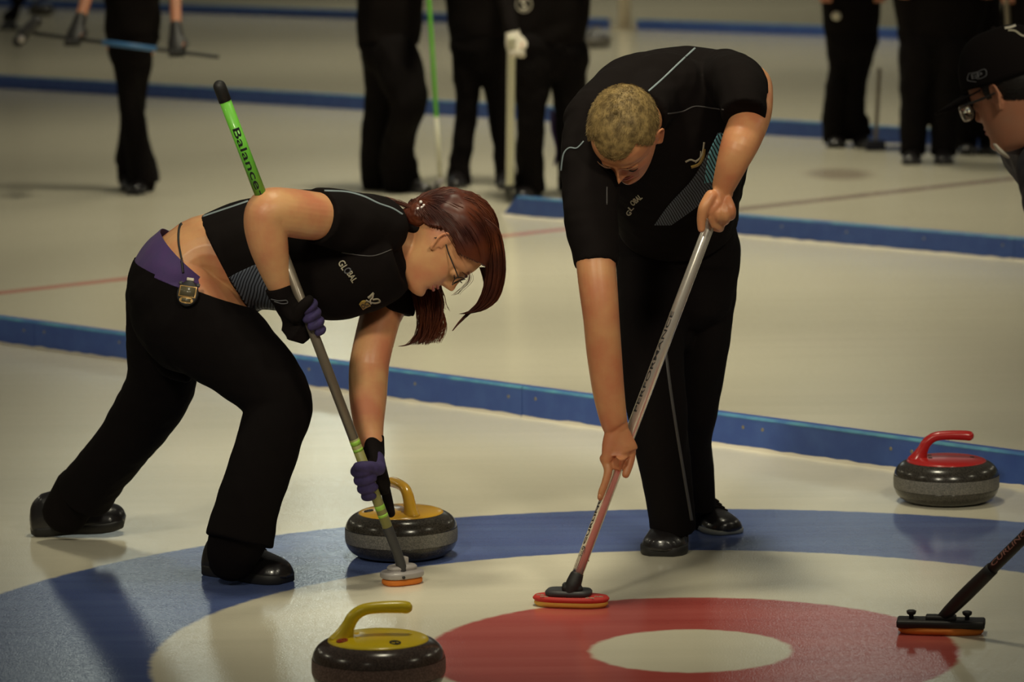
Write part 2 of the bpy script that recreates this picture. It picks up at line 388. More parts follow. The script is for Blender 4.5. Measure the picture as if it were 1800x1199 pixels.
# ------------------------------------------------------------------ the ice and its dividers
def ice_material():
    m, t, p = newmat('ice'); N = t.nodes; L = t.links
    geo = N.new('ShaderNodeNewGeometry')
    def math_(op, a, b=None, clamp=False):
        n = N.new('ShaderNodeMath'); n.operation = op; n.use_clamp = clamp
        for i, x in enumerate((a, b)):
            if x is None: continue
            if isinstance(x, (int, float)): n.inputs[i].default_value = x
            else: L.new(x, n.inputs[i])
        return n.outputs[0]
    def vsub(c):
        n = N.new('ShaderNodeVectorMath'); n.operation = 'SUBTRACT'; L.new(geo.outputs['Position'], n.inputs[0]); n.inputs[1].default_value = c; return n.outputs[0]
    def dot(v, d):
        n = N.new('ShaderNodeVectorMath'); n.operation = 'DOT_PRODUCT'; L.new(v, n.inputs[0]); n.inputs[1].default_value = d; return n.outputs['Value']
    q = vsub(tuple(HC)); a = dot(q, tuple(AX)); c = dot(q, tuple(NX))
    nz = N.new('ShaderNodeTexNoise'); nz.inputs['Scale'].default_value = 26; nz.inputs['Detail'].default_value = 3; L.new(geo.outputs['Position'], nz.inputs['Vector'])
    jit = math_('MULTIPLY', math_('SUBTRACT', nz.outputs[0], .5), .018)
    rr = math_('SQRT', math_('ADD', math_('MULTIPLY', a, a), math_('MULTIPLY', c, c))); rr = math_('ADD', rr, jit)
    def edge(x, r, s=.010):     # 1 inside
        n = N.new('ShaderNodeMapRange'); n.interpolation_type = 'SMOOTHSTEP'; L.new(x, n.inputs[0]); n.inputs[1].default_value = r-s; n.inputs[2].default_value = r+s
        n.inputs[3].default_value = 1; n.inputs[4].default_value = 0; return n.outputs[0]
    blue = math_('SUBTRACT', edge(rr, 1.83), edge(rr, 1.22)); red = math_('SUBTRACT', edge(rr, .605), edge(rr, .229))
    hog = math_('MULTIPLY', edge(math_('ABSOLUTE', math_('ADD', a, 6.87)), .045, .012), edge(c, 6.75, .02))
    hog2 = math_('MULTIPLY', edge(math_('ABSOLUTE', math_('ADD', a, 6.87)), .06, .02), math_('SUBTRACT', 1, edge(c, 6.75, .02)))
    # a soft-edged dark maroon ellipse on the ice of the next sheet
    qd = vsub((1.80, 20.6, 0)); dx = math_('DIVIDE', dot(qd, (1, 0, 0)), .21); dy = math_('DIVIDE', dot(qd, (0, 1, 0)), .42)
    spot = math_('MULTIPLY', edge(math_('SQRT', math_('ADD', math_('MULTIPLY', dx, dx), math_('MULTIPLY', dy, dy))), .8, .35), .45)
    # brushed streaks and slow cloudiness of the ice
    mp = N.new('ShaderNodeMapping'); mp.inputs['Rotation'].default_value = (0, 0, -YAW); mp.inputs['Scale'].default_value = (.5, 9, 1)
    L.new(geo.outputs['Position'], mp.inputs['Vector'])
    st = N.new('ShaderNodeTexNoise'); st.inputs['Scale'].default_value = 1.4; st.inputs['Detail'].default_value = 5; L.new(mp.outputs[0], st.inputs['Vector'])
    cl = N.new('ShaderNodeTexNoise'); cl.inputs['Scale'].default_value = .9; cl.inputs['Detail'].default_value = 3; L.new(geo.outputs['Position'], cl.inputs['Vector'])
    def mix(f, x, y):
        n = N.new('ShaderNodeMixRGB')
        for i, s in enumerate((f, x, y)):
            if isinstance(s, (int, float)): n.inputs[i].default_value = s
            elif isinstance(s, tuple): n.inputs[i].default_value = (*s, 1)
            else: L.new(s, n.inputs[i])
        return n.outputs[0]
    def rng(x, a0, a1, b0, b1):
        n = N.new('ShaderNodeMapRange'); L.new(x, n.inputs[0])
        for i, v in enumerate((a0, a1, b0, b1)): n.inputs[i+1].default_value = v
        return n.outputs[0]
    base = mix(rng(st.outputs[0], .35, .65, 0, 1), ICE_A, ICE_B); base = mix(rng(cl.outputs[0], .35, .65, 0, .5), base, ICE_C)
    bl = mix(rng(st.outputs[0], .35, .65, 0, 1), (.042, .085, .30), (.065, .12, .34))
    rd = mix(rng(st.outputs[0], .35, .65, 0, 1), (.42, .040, .040), (.48, .07, .065))
    col = mix(math_('MULTIPLY', blue, .93), base, bl); col = mix(math_('MULTIPLY', red, .93), col, rd)
    col = mix(math_('MULTIPLY', hog, .62), col, (.62, .04, .04)); col = mix(math_('MULTIPLY', hog2, .62), col, (.17, .05, .08)); col = mix(spot, col, (.16, .06, .05))
    L.new(col, p.inputs['Base Color'])
    rgh = N.new('ShaderNodeTexNoise'); rgh.inputs['Scale'].default_value = 60; rgh.inputs['Detail'].default_value = 2; L.new(geo.outputs['Position'], rgh.inputs['Vector'])
    L.new(rng(rgh.outputs[0], .3, .7, ICE_R0, ICE_R1), p.inputs['Roughness'])
    p.inputs['IOR'].default_value = 1.31; p.inputs['Specular IOR Level'].default_value = ICE_SPEC
    # frozen water pebble
    vo = N.new('ShaderNodeTexNoise'); vo.inputs['Scale'].default_value = 210; vo.inputs['Detail'].default_value = 1.5; L.new(geo.outputs['Position'], vo.inputs['Vector'])
    b1 = N.new('ShaderNodeBump'); b1.inputs['Strength'].default_value = 1; b1.inputs['Distance'].default_value = PEBBLE; L.new(vo.outputs[0], b1.inputs['Height'])
    L.new(b1.outputs[0], p.inputs['Normal']); return m
ICE_A, ICE_B, ICE_C = (.72, .675, .535), (.76, .71, .565), (.69, .65, .51)
ICE_R0, ICE_R1, ICE_SPEC, PEBBLE = .05, .16, .5, .00035
b = MB(); b.box((0, 25, -.05), (45, 60, .05)); fl = b.build('floor', ice_material(), shade=False); fl['kind'] = 'structure'

wm_ = mat('hall_wall_paint', (.42, .40, .32), .8)
for nm, c_, h_ in (('wall_back', (0, 64.1, 4.5), (22, .1, 4.5)), ('wall_left', (-22.1, 30, 4.5), (.1, 34, 4.5)), ('wall_right', (22.1, 30, 4.5), (.1, 34, 4.5))):
    b = MB(); b.box(c_, h_); w_ = b.build(nm, wm_, shade=False); w_['kind'] = 'structure'

def foam_material():
    m, t, p = newmat('blue_divider_paint'); N = t.nodes; L = t.links
    tc = N.new('ShaderNodeTexCoord'); n = N.new('ShaderNodeTexNoise'); n.inputs['Scale'].default_value = 14; n.inputs['Detail'].default_value = 6; L.new(tc.outputs['Object'], n.inputs['Vector'])
    r = N.new('ShaderNodeMapRange'); r.inputs[1].default_value = .4; r.inputs[2].default_value = .7; L.new(n.outputs[0], r.inputs[0])
    x = N.new('ShaderNodeMixRGB'); x.inputs[1].default_value = (.038, .088, .34, 1); x.inputs[2].default_value = (.050, .112, .38, 1); L.new(r.outputs[0], x.inputs[0])
    L.new(x.outputs[0], p.inputs['Base Color']); p.inputs['Roughness'].default_value = .45; return m
M['divider'] = foam_material(); M['pale_edge'] = mat('pale_edge', (.10, .32, .44), .5, var=(11, 1, (.05, .16, .38)))
M['screw'] = mat('screw', (.30, .28, .22), .35, metal=.6); M['frost'] = mat('frost', (.62, .56, .44), .8)
RM = Matrix(((AX.x, NX.x, 0), (AX.y, NX.y, 0), (0, 0, 1)))
def divider(a0, a1, n, label, group, detail=True, rise=0.0, slant=0.0):
    c = rink((a0+a1)/2, n, 0); t = thing('sheet_divider', label, 'divider', c, group); h = .100; w = .0225; L2 = (a1-a0)/2-.0015
    b = MB(); bm_r = []
    for x, s in ((-L2, slant), (L2, 0)):
        ring = []
        for y, z in ((-w, 0.001), (w, .001), (w, h-.006), (w-.006, h), (-w+.006, h), (-w, h-.006)):
            ring.append(c+RM @ V((x+s*z/h, y, z)))
        bm_r.append(ring)
    b.rings(bm_r); b.build('board', M['divider'], t, shade=False)
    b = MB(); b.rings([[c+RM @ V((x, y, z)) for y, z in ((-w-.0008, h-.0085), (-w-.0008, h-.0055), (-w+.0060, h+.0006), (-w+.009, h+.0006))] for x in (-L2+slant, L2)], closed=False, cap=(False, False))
    e = b.build('pale_edge', M['pale_edge'], t, shade=False); so = e.modifiers.new('t', 'SOLIDIFY'); so.thickness = .0008  # paler cyan strip along the board's upper near edge
    if detail:
        b = MB(); k = 60; rs = []
        for i in range(k+1):
            x = -L2+2*L2*i/k; q = .008+.006*random.random(); rs.append([c+RM @ V((x, -w-q, .0)), c+RM @ V((x, -w-q*.4, .004+.004*random.random())), c+RM @ V((x, -w+.001, .006+.006*random.random()))])
        b.rings(rs, closed=False, cap=(False, False)); b.build('frost_line', M['frost'], t)
        xs = [-L2+.05, -L2+.62*1, 0.0-.3, .3, L2-.62, L2-.05]
        for x in (-L2+.06, -L2+.5, -L2+.95, -.25, .25, L2-.95, L2-.5, L2-.06):
            b = MB(); R2 = RM @ Matrix.Rotation(math.pi/2, 3, 'X')
            b.lathe([(.0055, -.001), (.0055, .0012), (.0035, .0020), (.0005, .0012)], c+RM @ V((x, -w, .066 if x < 0 else .062)), R2, n=14); b.build('screw', M['screw'], t)
    return t

seam = -2.79
for i, (lab) in enumerate(['blue wooden board nearest the camera on the right, running out behind the red-handled stone',
                           'blue board of the nearest divider, between the sweeping man and woman',
                           'blue board of the nearest divider at the left edge, left of the bent woman']):
    a1 = seam+2.56-2.56*i
    divider(a1-2.56, a1, D1, lab, None)
divider(-7.58, -4.4, D1+LANE, 'blue board of the second divider with a slanted end beside a black shoe', None, slant=.10)
divider(-1.2, 2.0, D1+LANE, 'blue board of the second divider, outermost to the right beyond the capped player', None)
divider(seam+2.56, seam+5.12, D1, 'blue board of the nearest divider, outermost to the right past the red-handled stone', None)
divider(-4.4, -1.2, D1+LANE, 'blue board of the second divider right of the bending man', None)
for k, (a0, a1, lab) in enumerate([(-20, -12.6, 'blurred blue divider board behind the bent woman, at the far left'),
                                   (-12.6, -8.2, 'blurred blue divider board behind the three standing players in the middle'),
                                   (-8.2, -4.0, 'blurred blue divider board behind the players standing at right')]):
    divider(a0, a1, D1+2*LANE, lab, None, detail=False)
divider(-34, -20.2, D1+4*LANE, 'most distant blue divider board at top left', None, detail=False)
divider(-19.8, -11, D1+4*LANE, 'most distant blue divider board at top right', None, detail=False)
# post at the far divider
t = rink(-19.95, D1+4*LANE-.03)
b = MB(); b.box(t+V((0, 0, .45)), (.045, .045, .45), RM, bev=.008); b.box(t+V((0, 0, .01)), (.09, .09, .01), RM, bev=.004)
tag(b.build('post', M['cream_paint']), 'cream post standing at the far blue divider above the bending man', 'post')

# ------------------------------------------------------------------ curling stones
def stone(base, granite_m, band_m, plastic, handle_deg, label, marks=(), cap_scale=1.0, tilt=0.0, detail=True):
    t = thing('curling_stone', label, 'curling stone', base); c = V(base); R = .145
    def prof(z0, z1, k=20):
        # body: squashed torus like outline, h .116
        o = []
        for i in range(k+1):
            z = z0+(z1-z0)*i/k; u = (z-.058)/.058
            r = R*(1-abs(u)**3.2)**(1/3.2)*1.0 if abs(u) < 1 else 0
            r = .085+(R-.085)*max(0, 1-abs(u)**2.7)**(1/2.2); o.append((r, z))
        return o
    lo = [(.060, .0006), (.070, .0000)]+prof(.0, .040)[0:]; lo[2:] = [p for p in lo[2:]]
    b = MB(); b.lathe([(.05, .006), (.062, .0005), (.075, .0005)]+[(r, max(z, .0008)) for r, z in prof(.002, .041)], c); b.build('lower_granite', granite_m, t)
    b = MB(); b.lathe([(r+.0006, z) for r, z in prof(.041, .075, 8)], c, cap=(False, False)); b.build('striking_band', band_m, t)
    b = MB(); b.lathe(prof(.075, .114)+[(.09, .1148), (.04, .115)], c); b.build('upper_granite', granite_m, t)
    cr = .110*cap_scale
    b = MB(); b.lathe([(cr-.002, .108), (cr, .1125), (cr-.002, .1152), (cr-.008, .1175), (.09, .1205), (.06, .1235), (.03, .125), (.001, .1255)], c); cap = b.build('handle_cap', plastic, t)
    H = Matrix.Rotation(math.radians(handle_deg), 3, 'Z')
    b = MB(); pts = [((-.078, 0, .112), .030, .022), ((-.072, 0, .128), .021, .018), ((-.064, 0, .146), .0150, .0160), ((-.052, 0, .166), .0140, .015), ((-.030, 0, .180), .0130, .0145), ((.005, 0, .184), .0130, .015), ((.045, 0, .1835), .0138, .0155), ((.062, 0, .182), .0138, .0150)]
    b.tube([(c+H @ V(p), r1, r2) for p, r1, r2 in pts], ref=H @ V((0, 1, 0)), n=24, k=6); b.build('handle', plastic, t, vox=.0022, smooth=4)
    for x, y in ((-.045, .022), (-.045, -.022), (.07, 0)):
        b = MB(); p = c+H @ V((x, y, 0)); z = .1255-(math.hypot(x, y)/.11)**2*.007
        b.lathe([(.006, z-.004), (.006, z+.001), (.004, z+.0018), (.001, z+.0012)], (p.x, p.y, 0), n=16); b.build('bolt', M['dark_grey'] if plastic is M['red_plastic'] else plastic, t)
    for ang, rad, ring_m, digit in marks:
        a = math.radians(ang); z = .1215; p = c+V((rad*math.cos(a), rad*math.sin(a), z)); nrm = V((math.cos(a)*.14, math.sin(a)*.14, 1)).normalized()
        q = V((0, 0, 1)).rotation_difference(nrm).to_matrix() @ Matrix.Rotation(a+math.pi/2, 3, 'Z')
        b = MB(); b.lathe([(.0085, -.004), (.0125, -.004), (.0125, .0012), (.0085, .0012), (.0085, -.004)], p, q, n=32, cap=(False, False)); b.build('number_ring', ring_m, t)
        vs, fs, asp = text_mesh(digit, bold=.02); me = bpy.data.meshes.new('number'); me.from_pydata([tuple(p+q @ V((x*.013, y*.013, .0012))) for x, y in vs], [], fs)
        o = link('number', me, ring_m, t); so = o.modifiers.new('t', 'SOLIDIFY'); so.thickness = .001
    return t
def gc(x, y, dy):   # centre of a stone from the front of its foot
    p = G(x, y); return V((p.x, p.y+dy, 0))
cA = P(706, 945, 9.62); stA = stone((cA.x, 9.60, 0), M['granite'], M['band_grey'], M['amber_plastic'], 112, 'yellow-handled granite curling stone behind the woman\'s broom head', marks=((-70, .078, M['black_ink'], '2'), (-165, .085, M['black_ink'], '2')))
cB = P(1663.5, 835, 10.3); stB = stone((cB.x, 10.30, 0), M['granite'], M['band_grey'], M['red_plastic'], -4, 'red-handled granite curling stone resting in front of the blue divider at right', marks=())
cC = P(665.5, 1180, 8.02); stC = stone((cC.x, 8.03, 0), M['granite_red'], M['band_red'], M['yellow_plastic'], 6, 'bright yellow-handled reddish curling stone nearest the camera, cut by the bottom edge', marks=((-62, .083, M['black_ink'], '2'), (-150, .088, M['red_plastic'], '2')))
g = G(1046, 84); stone((g.x, g.y, 0), M['granite_far'], M['band_grey'], M['dark_grey'], 40, 'blurred grey curling stone far off, beside the middle players\' hips')
g = G(103, 16); stone((g.x, g.y-1.6, 0), M['granite'], M['granite'], M['dark_grey'], 10, 'dark blurred curling stone by the farthest blue divider at top left')

# ------------------------------------------------------------------ figure helpers
def n(x, y, Y, r, rb=None):
    p = P(x, y, Y); R = r/ppm(p); return (p, R, R if rb is None else rb)

def head_points(M3, o, s=1.0, nose=1.0, nt=96, nz=90, jaw=1.0):
    """a head: x to its left side, y out of the face, z to the crown; M3 holds those axes as columns"""
    rows = [(-.120, .050, .016, .004), (-.117, .070, .008, .020), (-.108, .083, -.004, .034), (-.095, .088, -.018, .043), (-.078, .086, -.032, .052), (-.060, .087, -.046, .059), (-.040, .088, -.062, .066),
            (-.020, .087, -.078, .071), (0, .088, -.091, .074), (.018, .094, -.097, .0765), (.040, .094, -.100, .0775), (.062, .088, -.098, .0755), (.082, .074, -.089, .068), (.100, .050, -.070, .053), (.110, .030, -.052, .038), (.117, .005, -.025, .016), (.1185, -.008, -.012, .003)]
    z0 = np.array([r[0] for r in rows]); zz = np.concatenate([np.linspace(-.120, -.1, 14), np.linspace(-.098, .09, nz), np.linspace(.092, .1185, 16)])
    f = np.interp(zz, z0, [r[1] for r in rows]); bk = np.interp(zz, z0, [r[2] for r in rows]); w = np.interp(zz, z0, [r[3] for r in rows])
    def sm(a):
        q = a.copy()
        for _ in range(4): q[1:-1] = (q[:-2]+2*q[1:-1]+q[2:])/4
        return q
    f, bk, w = sm(f), sm(bk), sm(w); rings = []
    g = lambda u, s_: math.exp(-(u/s_)**2)
    for i, z in enumerate(zz):
        ring = []; yc = (f[i]+bk[i])/2; hy = (f[i]-bk[i])/2
        for j in range(nt):
            a = 2*math.pi*j/nt; sx = math.cos(a); sy = math.sin(a)
            ex = .92 if sy > 0 else 1.0
            x = w[i]*math.copysign(abs(sx)**ex, sx)*(1-.10*max(0, sy)*(z < .03)); y = yc+hy*math.copysign(abs(sy)**.88, sy)
            if sy > .05:
                y += nose*(.027*g(z+.027, .0115)*g(x, .0085)+.017*g(z+.012, .014)*g(x, .0075)+.010*g(z-.004, .014)*g(x, .007))
                y += .008*g(z+.029, .007)*g(abs(x)-.0125, .006)                        # nostril wings
                y -= .0125*g(z-.001, .0105)*g(abs(x)-.030, .0140)                      # sockets
                y += .0055*g(z-.0185, .0075)*g(abs(x)-.028, .018)                     # brows
                y += .0052*g(z+.0530, .0042)*g(x, .017)+.0058*g(z+.0655, .0048)*g(x, .0155)   # lips
                y -= .0040*g(z+.0590, .0018)*g(x, .021)
                y -= .0045*g(z+.0775, .0055)*g(x, .022)+.003*g(z+.044, .004)*g(x, .005)
                y += .0065*g(z+.096, .011)*g(x, .017)                                 # chin
                y += .004*g(z+.026, .014)*g(abs(x)-.046, .014)                        # cheek bones
            ring.append(o+M3 @ (V((x, y, z))*s))
        rings.append(ring)
    return rings

def add_head(b, M3, o, s=1.0, nose=1.0):
    b.rings(head_points(M3, o, s, nose))
    for sx in (-1, 1):
        # ear: a thin shell with a raised rim
        E = lambda x, y, z: o+M3 @ (V((sx*x, y, z))*s)
        rim = [((.074, .004, -.022), .0042), ((.081, -.001, -.026), .0046), ((.086, -.008, -.012), .0036), ((.091, -.016, .006), .0034), ((.092, -.015, .022), .0034), ((.088, -.006, .031), .0034), ((.081, .005, .027), .0034), ((.077, .008, .014), .0032), ((.0755, .004, .004), .003)]
        b.tube([(E(*p), r*s, r*s) for p, r in rim], ref=M3 @ V((1, 0, 0)), n=10, k=4)
        b.tube([(E(.0745, .000, -.018), .006*s, .0030*s), (E(.080, -.003, .000), .010*s, .0026*s), (E(.083, -.004, .016), .011*s, .0026*s), (E(.083, -.002, .026), .005*s, .0026*s)], ref=M3 @ V((1, 0, 0)), n=12, k=3)
        b.tube([(E(.076, .009, -.004), .004*s, .003*s), (E(.078, .006, .003), .003*s, .003*s)], ref=M3 @ V((1, 0, 0)), n=8, k=2)
        # upper lid, lowered
        b.ell(o+M3 @ (V((sx*.031, .0755, -.0005))*s), (.0145*s, .0125*s, .0115*s), M3, n=16, m=10)

def face_details(M3, o, s, parent, brow_mat, lash=True):
    for sx in (-1, 1):
        b = MB(); E = lambda x, y, z: o+M3 @ (V((sx*x, y, z))*s)
        b.tube([(E(.014, .0960, .0165), .0022*s, .0012*s), (E(.027, .0975, .0205), .0030*s, .0015*s), (E(.040, .0920, .0205), .0024*s, .0012*s), (E(.051, .083, .0155), .0010*s, .0008*s)], ref=M3 @ V((0, 1, 0)), n=8, k=5); b.build('eyebrow', brow_mat, parent)
        b = MB(); b.tube([(E(.018, .0840, -.0045), .0006*s, .0010*s), (E(.026, .0885, -.0072), .0009*s, .0018*s), (E(.036, .0880, -.0072), .0009*s, .0020*s), (E(.045, .0815, -.0045), .0007*s, .0012*s)], ref=M3 @ V((0, 1, 0)), n=8, k=5); b.build('eyelashes', M['hair_dark'], parent)
    b = MB()
    for zc, hh, yy in ((-.0535, .0032, .0922), (-.0650, .0036, .0922)):
        b.tube([(o+M3 @ (V((x, yy-.0125*(x/.023)**2, zc+(.0018*abs(x)/.022 if zc > -.06 else .004*(x/.022)**2)))*s), (hh*(1-(abs(x)/.026)**2)+.0004)*s, (.0028)*s) for x in (-.0225, -.016, -.008, 0, .008, .016, .0225)], ref=M3 @ V((0, 1, 0)), n=10, k=3)
    b.build('lips', M['lip'], parent)

def basis(up, face):
    """columns x (the head's left), y (face), z (crown)"""
    z = V(up).normalized(); y = V(face); y = (y-z*y.dot(z)).normalized(); x = y.cross(z)*1.0
    return Matrix((( -x.x if False else x.x, y.x, z.x), (x.y, y.y, z.y), (x.z, y.z, z.z)))

def grip(c, a, p, R, wrist, s=1.0, q_sign=1, qh=None, fr=.0088, fingers=None, curl=1.0, thumb=True, thumb_dir=1.0, wr=(.020, .027)):
    """a hand closed round a shaft. c: point on the shaft axis, a: shaft direction from little finger to index,
    p: from the shaft towards the palm. Returns {'palm':[tubes], 'fingers':[tubes], 'thumb':[tubes]} as (pts, ref)"""
    a = V(a).normalized(); p = V(p); p = (p-a*p.dot(a)).normalized(); q = a.cross(p)*q_sign
    if qh is not None and q.dot(V(qh)) < 0: q = -q
    def pol(phi, r, t): f = math.radians(phi); return c+(p*math.cos(f)+q*math.sin(f))*r+a*t
    out = {'palm': [], 'fingers': [], 'thumb': []}
    th = .013*s
    out['palm'].append(([(wrist, wr[0]*s, wr[1]*s), (wrist.lerp(pol(-8, R+th+.006, 0), .45), .0165*s, .034*s), (pol(-12, R+th+.002, 0), .0150*s, .041*s), (pol(32, R+th, 0), .0135*s, .042*s), (pol(66, R+.014*s, -.001*s), .0115*s, .040*s)], a))
    offs = [.0315, .0105, -.0105, -.0305]; ln = [1.0, 1.06, 1.0, .84]
    for i in range(4):
        f = fr*s*(1.0 if i < 3 else .88); t = offs[i]*s; e = fingers[i] if fingers else None
        if e: out['fingers'].append((e, a)); continue
        k = curl*ln[i]
        pts = [(pol(58, R+.013*s, t*.96), f*1.15), (pol(58+34*k, R+.0165*s, t), f*1.12), (pol(58+78*k, R+.0125*s, t), f*1.04), (pol(58+120*k, R+f*1.05, t*.97), f*.98), (pol(58+160*k, R+f, t*.95), f*.93), (pol(58+192*k, R+f*.95, t*.93), f*.82)]
        out['fingers'].append(([(x, r, r) for x, r in pts], a))
    if thumb:
        f = .0108*s
        pts = [(wrist.lerp(pol(-30, R+.018*s, .02*s), .6), f*1.5), (pol(-48, R+.017*s, .022*s), f*1.25), (pol(-88, R+.0125*s, .036*s*thumb_dir), f*1.05), (pol(-130, R+.0105*s, .044*s*thumb_dir), f), (pol(-165, R+.0100*s, .047*s*thumb_dir), f*.82)]
        out['thumb'].append(([(x, r, r) for x, r in pts], a))
    return out
def add_hand(b, H, which=('palm', 'fingers', 'thumb'), grow=0.0):
    for w in which:
        for pts, ref in H[w]:
            b.tube([(x, r1+grow, r2+grow) for x, r1, r2 in pts], ref=ref, n=16, k=4)

def shoe(parent, heel, toe, width=.098, height=.085, up=(0, 0, 1), lace=True, sole_m=None, name='shoe', tip=0.0, sole_t=.026):
    """heel, toe: points on the underside; opening over the heel half"""
    heel = V(heel); toe = V(toe); x = (toe-heel); Ln = x.length; x.normalize(); z = V(up); z = (z-x*z.dot(x)).normalized(); y = z.cross(x)
    Mx = Matrix(((x.x, y.x, z.x), (x.y, y.y, z.y), (x.z, y.z, z.z)))
    prof = [(0, .25, .40), (.02, .56, .62), (.06, .66, .78), (.15, .72, .94), (.28, .74, 1.0), (.40, .76, .97), (.52, .84, .80), (.64, .95, .66), (.76, 1.0, .58), (.86, .92, .53), (.94, .72, .46), (.98, .48, .36), (1.0, .18, .22)]
    b = MB(); rings = []
    us = np.linspace(0, 1, 40); hw = np.interp(us, [p[0] for p in prof], [p[1] for p in prof])*width/2; hh = np.interp(us, [p[0] for p in prof], [p[2] for p in prof])*height
    for u, w_, h_ in zip(us, hw, hh):
        r = []
        for j in range(28):
            a = 2*math.pi*j/28; cy, cz = math.cos(a), math.sin(a)
            yy = w_*math.copysign(abs(cy)**.75, cy)*(1 if cz < .2 else 1-.22*max(0, cz-.2)); zz = (sole_t*.6 if cz < 0 else h_*abs(cz)**.85) if cz < 0 else sole_t*.6+(h_-sole_t*.6)*abs(cz)**.9
            r.append(heel+Mx @ V((u*Ln, yy, zz)))
        rings.append(r)
    b.rings(rings); sh = b.build(name, M['black_leather'], parent, vox=.004, smooth=2)
    # sole
    out = [(u*Ln, w_*1.05) for u, w_ in zip(us[::2], hw[::2])]; out = [(px_, w_) for px_, w_ in out]+[(px_, -w_) for px_, w_ in reversed(out)]
    b = MB(); b.prism(out, 0, sole_t, heel, Mx, bev=.004); so = b.build('sole', sole_m or M['black_rubber'], None); so.parent = sh
    # instep seams and laces
    if lace:
        for i, u in enumerate((.44, .50, .56, .62)):
            h_ = float(np.interp(u, us, hh)); w_ = float(np.interp(u, us, hw)); b = MB()
            b.tube([(heel+Mx @ V((u*Ln-.006, -w_*.55, h_*.93-.004)), .0022), (heel+Mx @ V((u*Ln, 0, h_+.0035)), .0024), (heel+Mx @ V((u*Ln+.006, w_*.55, h_*.93-.004)), .0022)], ref=z, n=8, k=5); l = b.build('lace', M['black_cloth'], None); l.parent = sh
    return sh

def strands(b, roots, n_seg, fn, r0, r1, sides=3):
    """many tapering hairs; fn(root index, t) gives the point at t"""
    for i in range(roots):
        pts = [fn(i, k/n_seg) for k in range(n_seg+1)]; rings = []
        for k, p in enumerate(pts):
            t = (pts[min(k+1, n_seg)]-pts[max(k-1, 0)])
            if t.length < 1e-7: t = V((0, 0, 1))
            t.normalize(); u = t.orthogonal().normalized() if k == 0 else (u-t*u.dot(t)).normalized(); w = t.cross(u); r = r0+(r1-r0)*(k/n_seg)
            rings.append([p+(u*math.cos(2*math.pi*j/sides)+w*math.sin(2*math.pi*j/sides))*r for j in range(sides)])
        b.rings(rings, cap=(False, False))

# ------------------------------------------------------------------ brooms
def shaft_frame(top, bot):
    d = (V(top)-V(bot)).normalized(); return d

# ------------------------------------------------------------------ the woman sweeping at left
wt = thing('person', 'woman with red ponytail, glasses and purple gloves bent low sweeping before the stone', 'person', G(430, 1010))
# broom
WB_TOP = P(386, 152, 9.02); WB_BOT = P(706, 992, 9.21)
wa = (WB_TOP-WB_BOT).normalized()
def wsh(y):  # point of the shaft at picture height y
    t = (y-992)/(152-992); return WB_BOT.lerp(WB_TOP, t)
wb = thing('curling_broom', 'bronze broom with lime green grip end, pushed by the woman in purple gloves', 'broom', G(706, 1032))
b = MB(); b.tube([(wsh(335), .0125), (wsh(930), .0125)], n=24, k=1, cap=('f', 'f')); b.build('shaft', M['bronze_shaft'], wb)
b = MB(); b.tube([(wsh(176), .0145), (wsh(345), .0145)], n=32, k=1, cap=('f', 'f')); g_ = b.build('grip_end', M['green_shaft'], wb)
b = MB(); b.tube([(wsh(152), .0155), (wsh(177), .0155)], n=32, k=1, cap=('r', 'f')); b.build('end_cap', M['black_rubber'], wb)
toc = (CC-wsh(270)).normalized()
text_on_tube('lettering', 'Balance+', wsh(283), -wa, toc, .0145, .017, .188, M['black_ink'], wb, flip=1)
b = MB(); b.tube([(wsh(765), .0128), (wsh(929), .0128)], n=24, k=1, cap=('f', 'f')); b.build('lower_shaft', M['olive'], wb)
for y0, y1 in ((768, 776), (782, 787), (884, 892), (900, 905)):
    b = MB(); b.tube([(wsh(y0), .0129), (wsh(y1), .0129)], n=24, k=1, cap=('f', 'f')); b.build('lime_band', M['lime_mark'], wb)
b = MB(); b.tube([(wsh(925), .0132), (wsh(975), .012), (WB_BOT+V((0, 0, -.012)), .013)], n=20, k=3); b.build('socket', M['dark_grey'], wb)
hb = G(707, 1026); th_ = math.radians(32); HM = Matrix.Rotation(th_, 3, 'Z')
def oval(a, b_, k=40, e=.8): return [(a*math.copysign(abs(math.cos(t))**e, math.cos(t)), b_*math.copysign(abs(math.sin(t))**e, math.sin(t))) for t in [2*math.pi*i/k for i in range(k)]]
b = MB(); b.prism(oval(.052, .036), 0.0005, .016, hb, HM, bev=.004); b.build('brush_pad', M['orange_pad'], wb)
b = MB(); b.prism(oval(.056, .040), .0165, .034, hb, HM, bev=.004); b.prism(oval(.040, .024), .034, .048, hb, HM, bev=.005); b.box(hb+V((0, 0, .054)), (.014, .012, .014), HM, bev=.003)
b.build('brush_holder', M['grey_plastic'], wb, vox=.002, smooth=3)
b = MB(); b.lathe([(.004, 0), (.004, .003), (.001, .004)], hb+HM @ V((-.02, -.041, .024)), HM @ Matrix.Rotation(math.pi/2, 3, 'X'), n=12); b.build('screw', M['black_ink'], wb)

# body ----------------------------------------------------------------
wm = basis((.985, -.02, -.09), (-.07, .0, -1)); wo = P(776, 424, 9.40)
wm = basis(CR*.90+CU*.43, CR*.43-CU*.90); wo = P(776, 429, 9.40); HS = 1.04
b = MB(); add_head(b, wm, wo, HS, nose=.85)
b.tube([n(680, 430, 9.42, 46, .060), n(712, 438, 9.41, 42, .056), n(742, 440, 9.405, 42, .054), n(768, 436, 9.40, 40, .052)])
b.tube([n(712, 452, 9.41, 26, .045), n(735, 474, 9.40, 24, .040), n(748, 492, 9.40, 14, .028)])
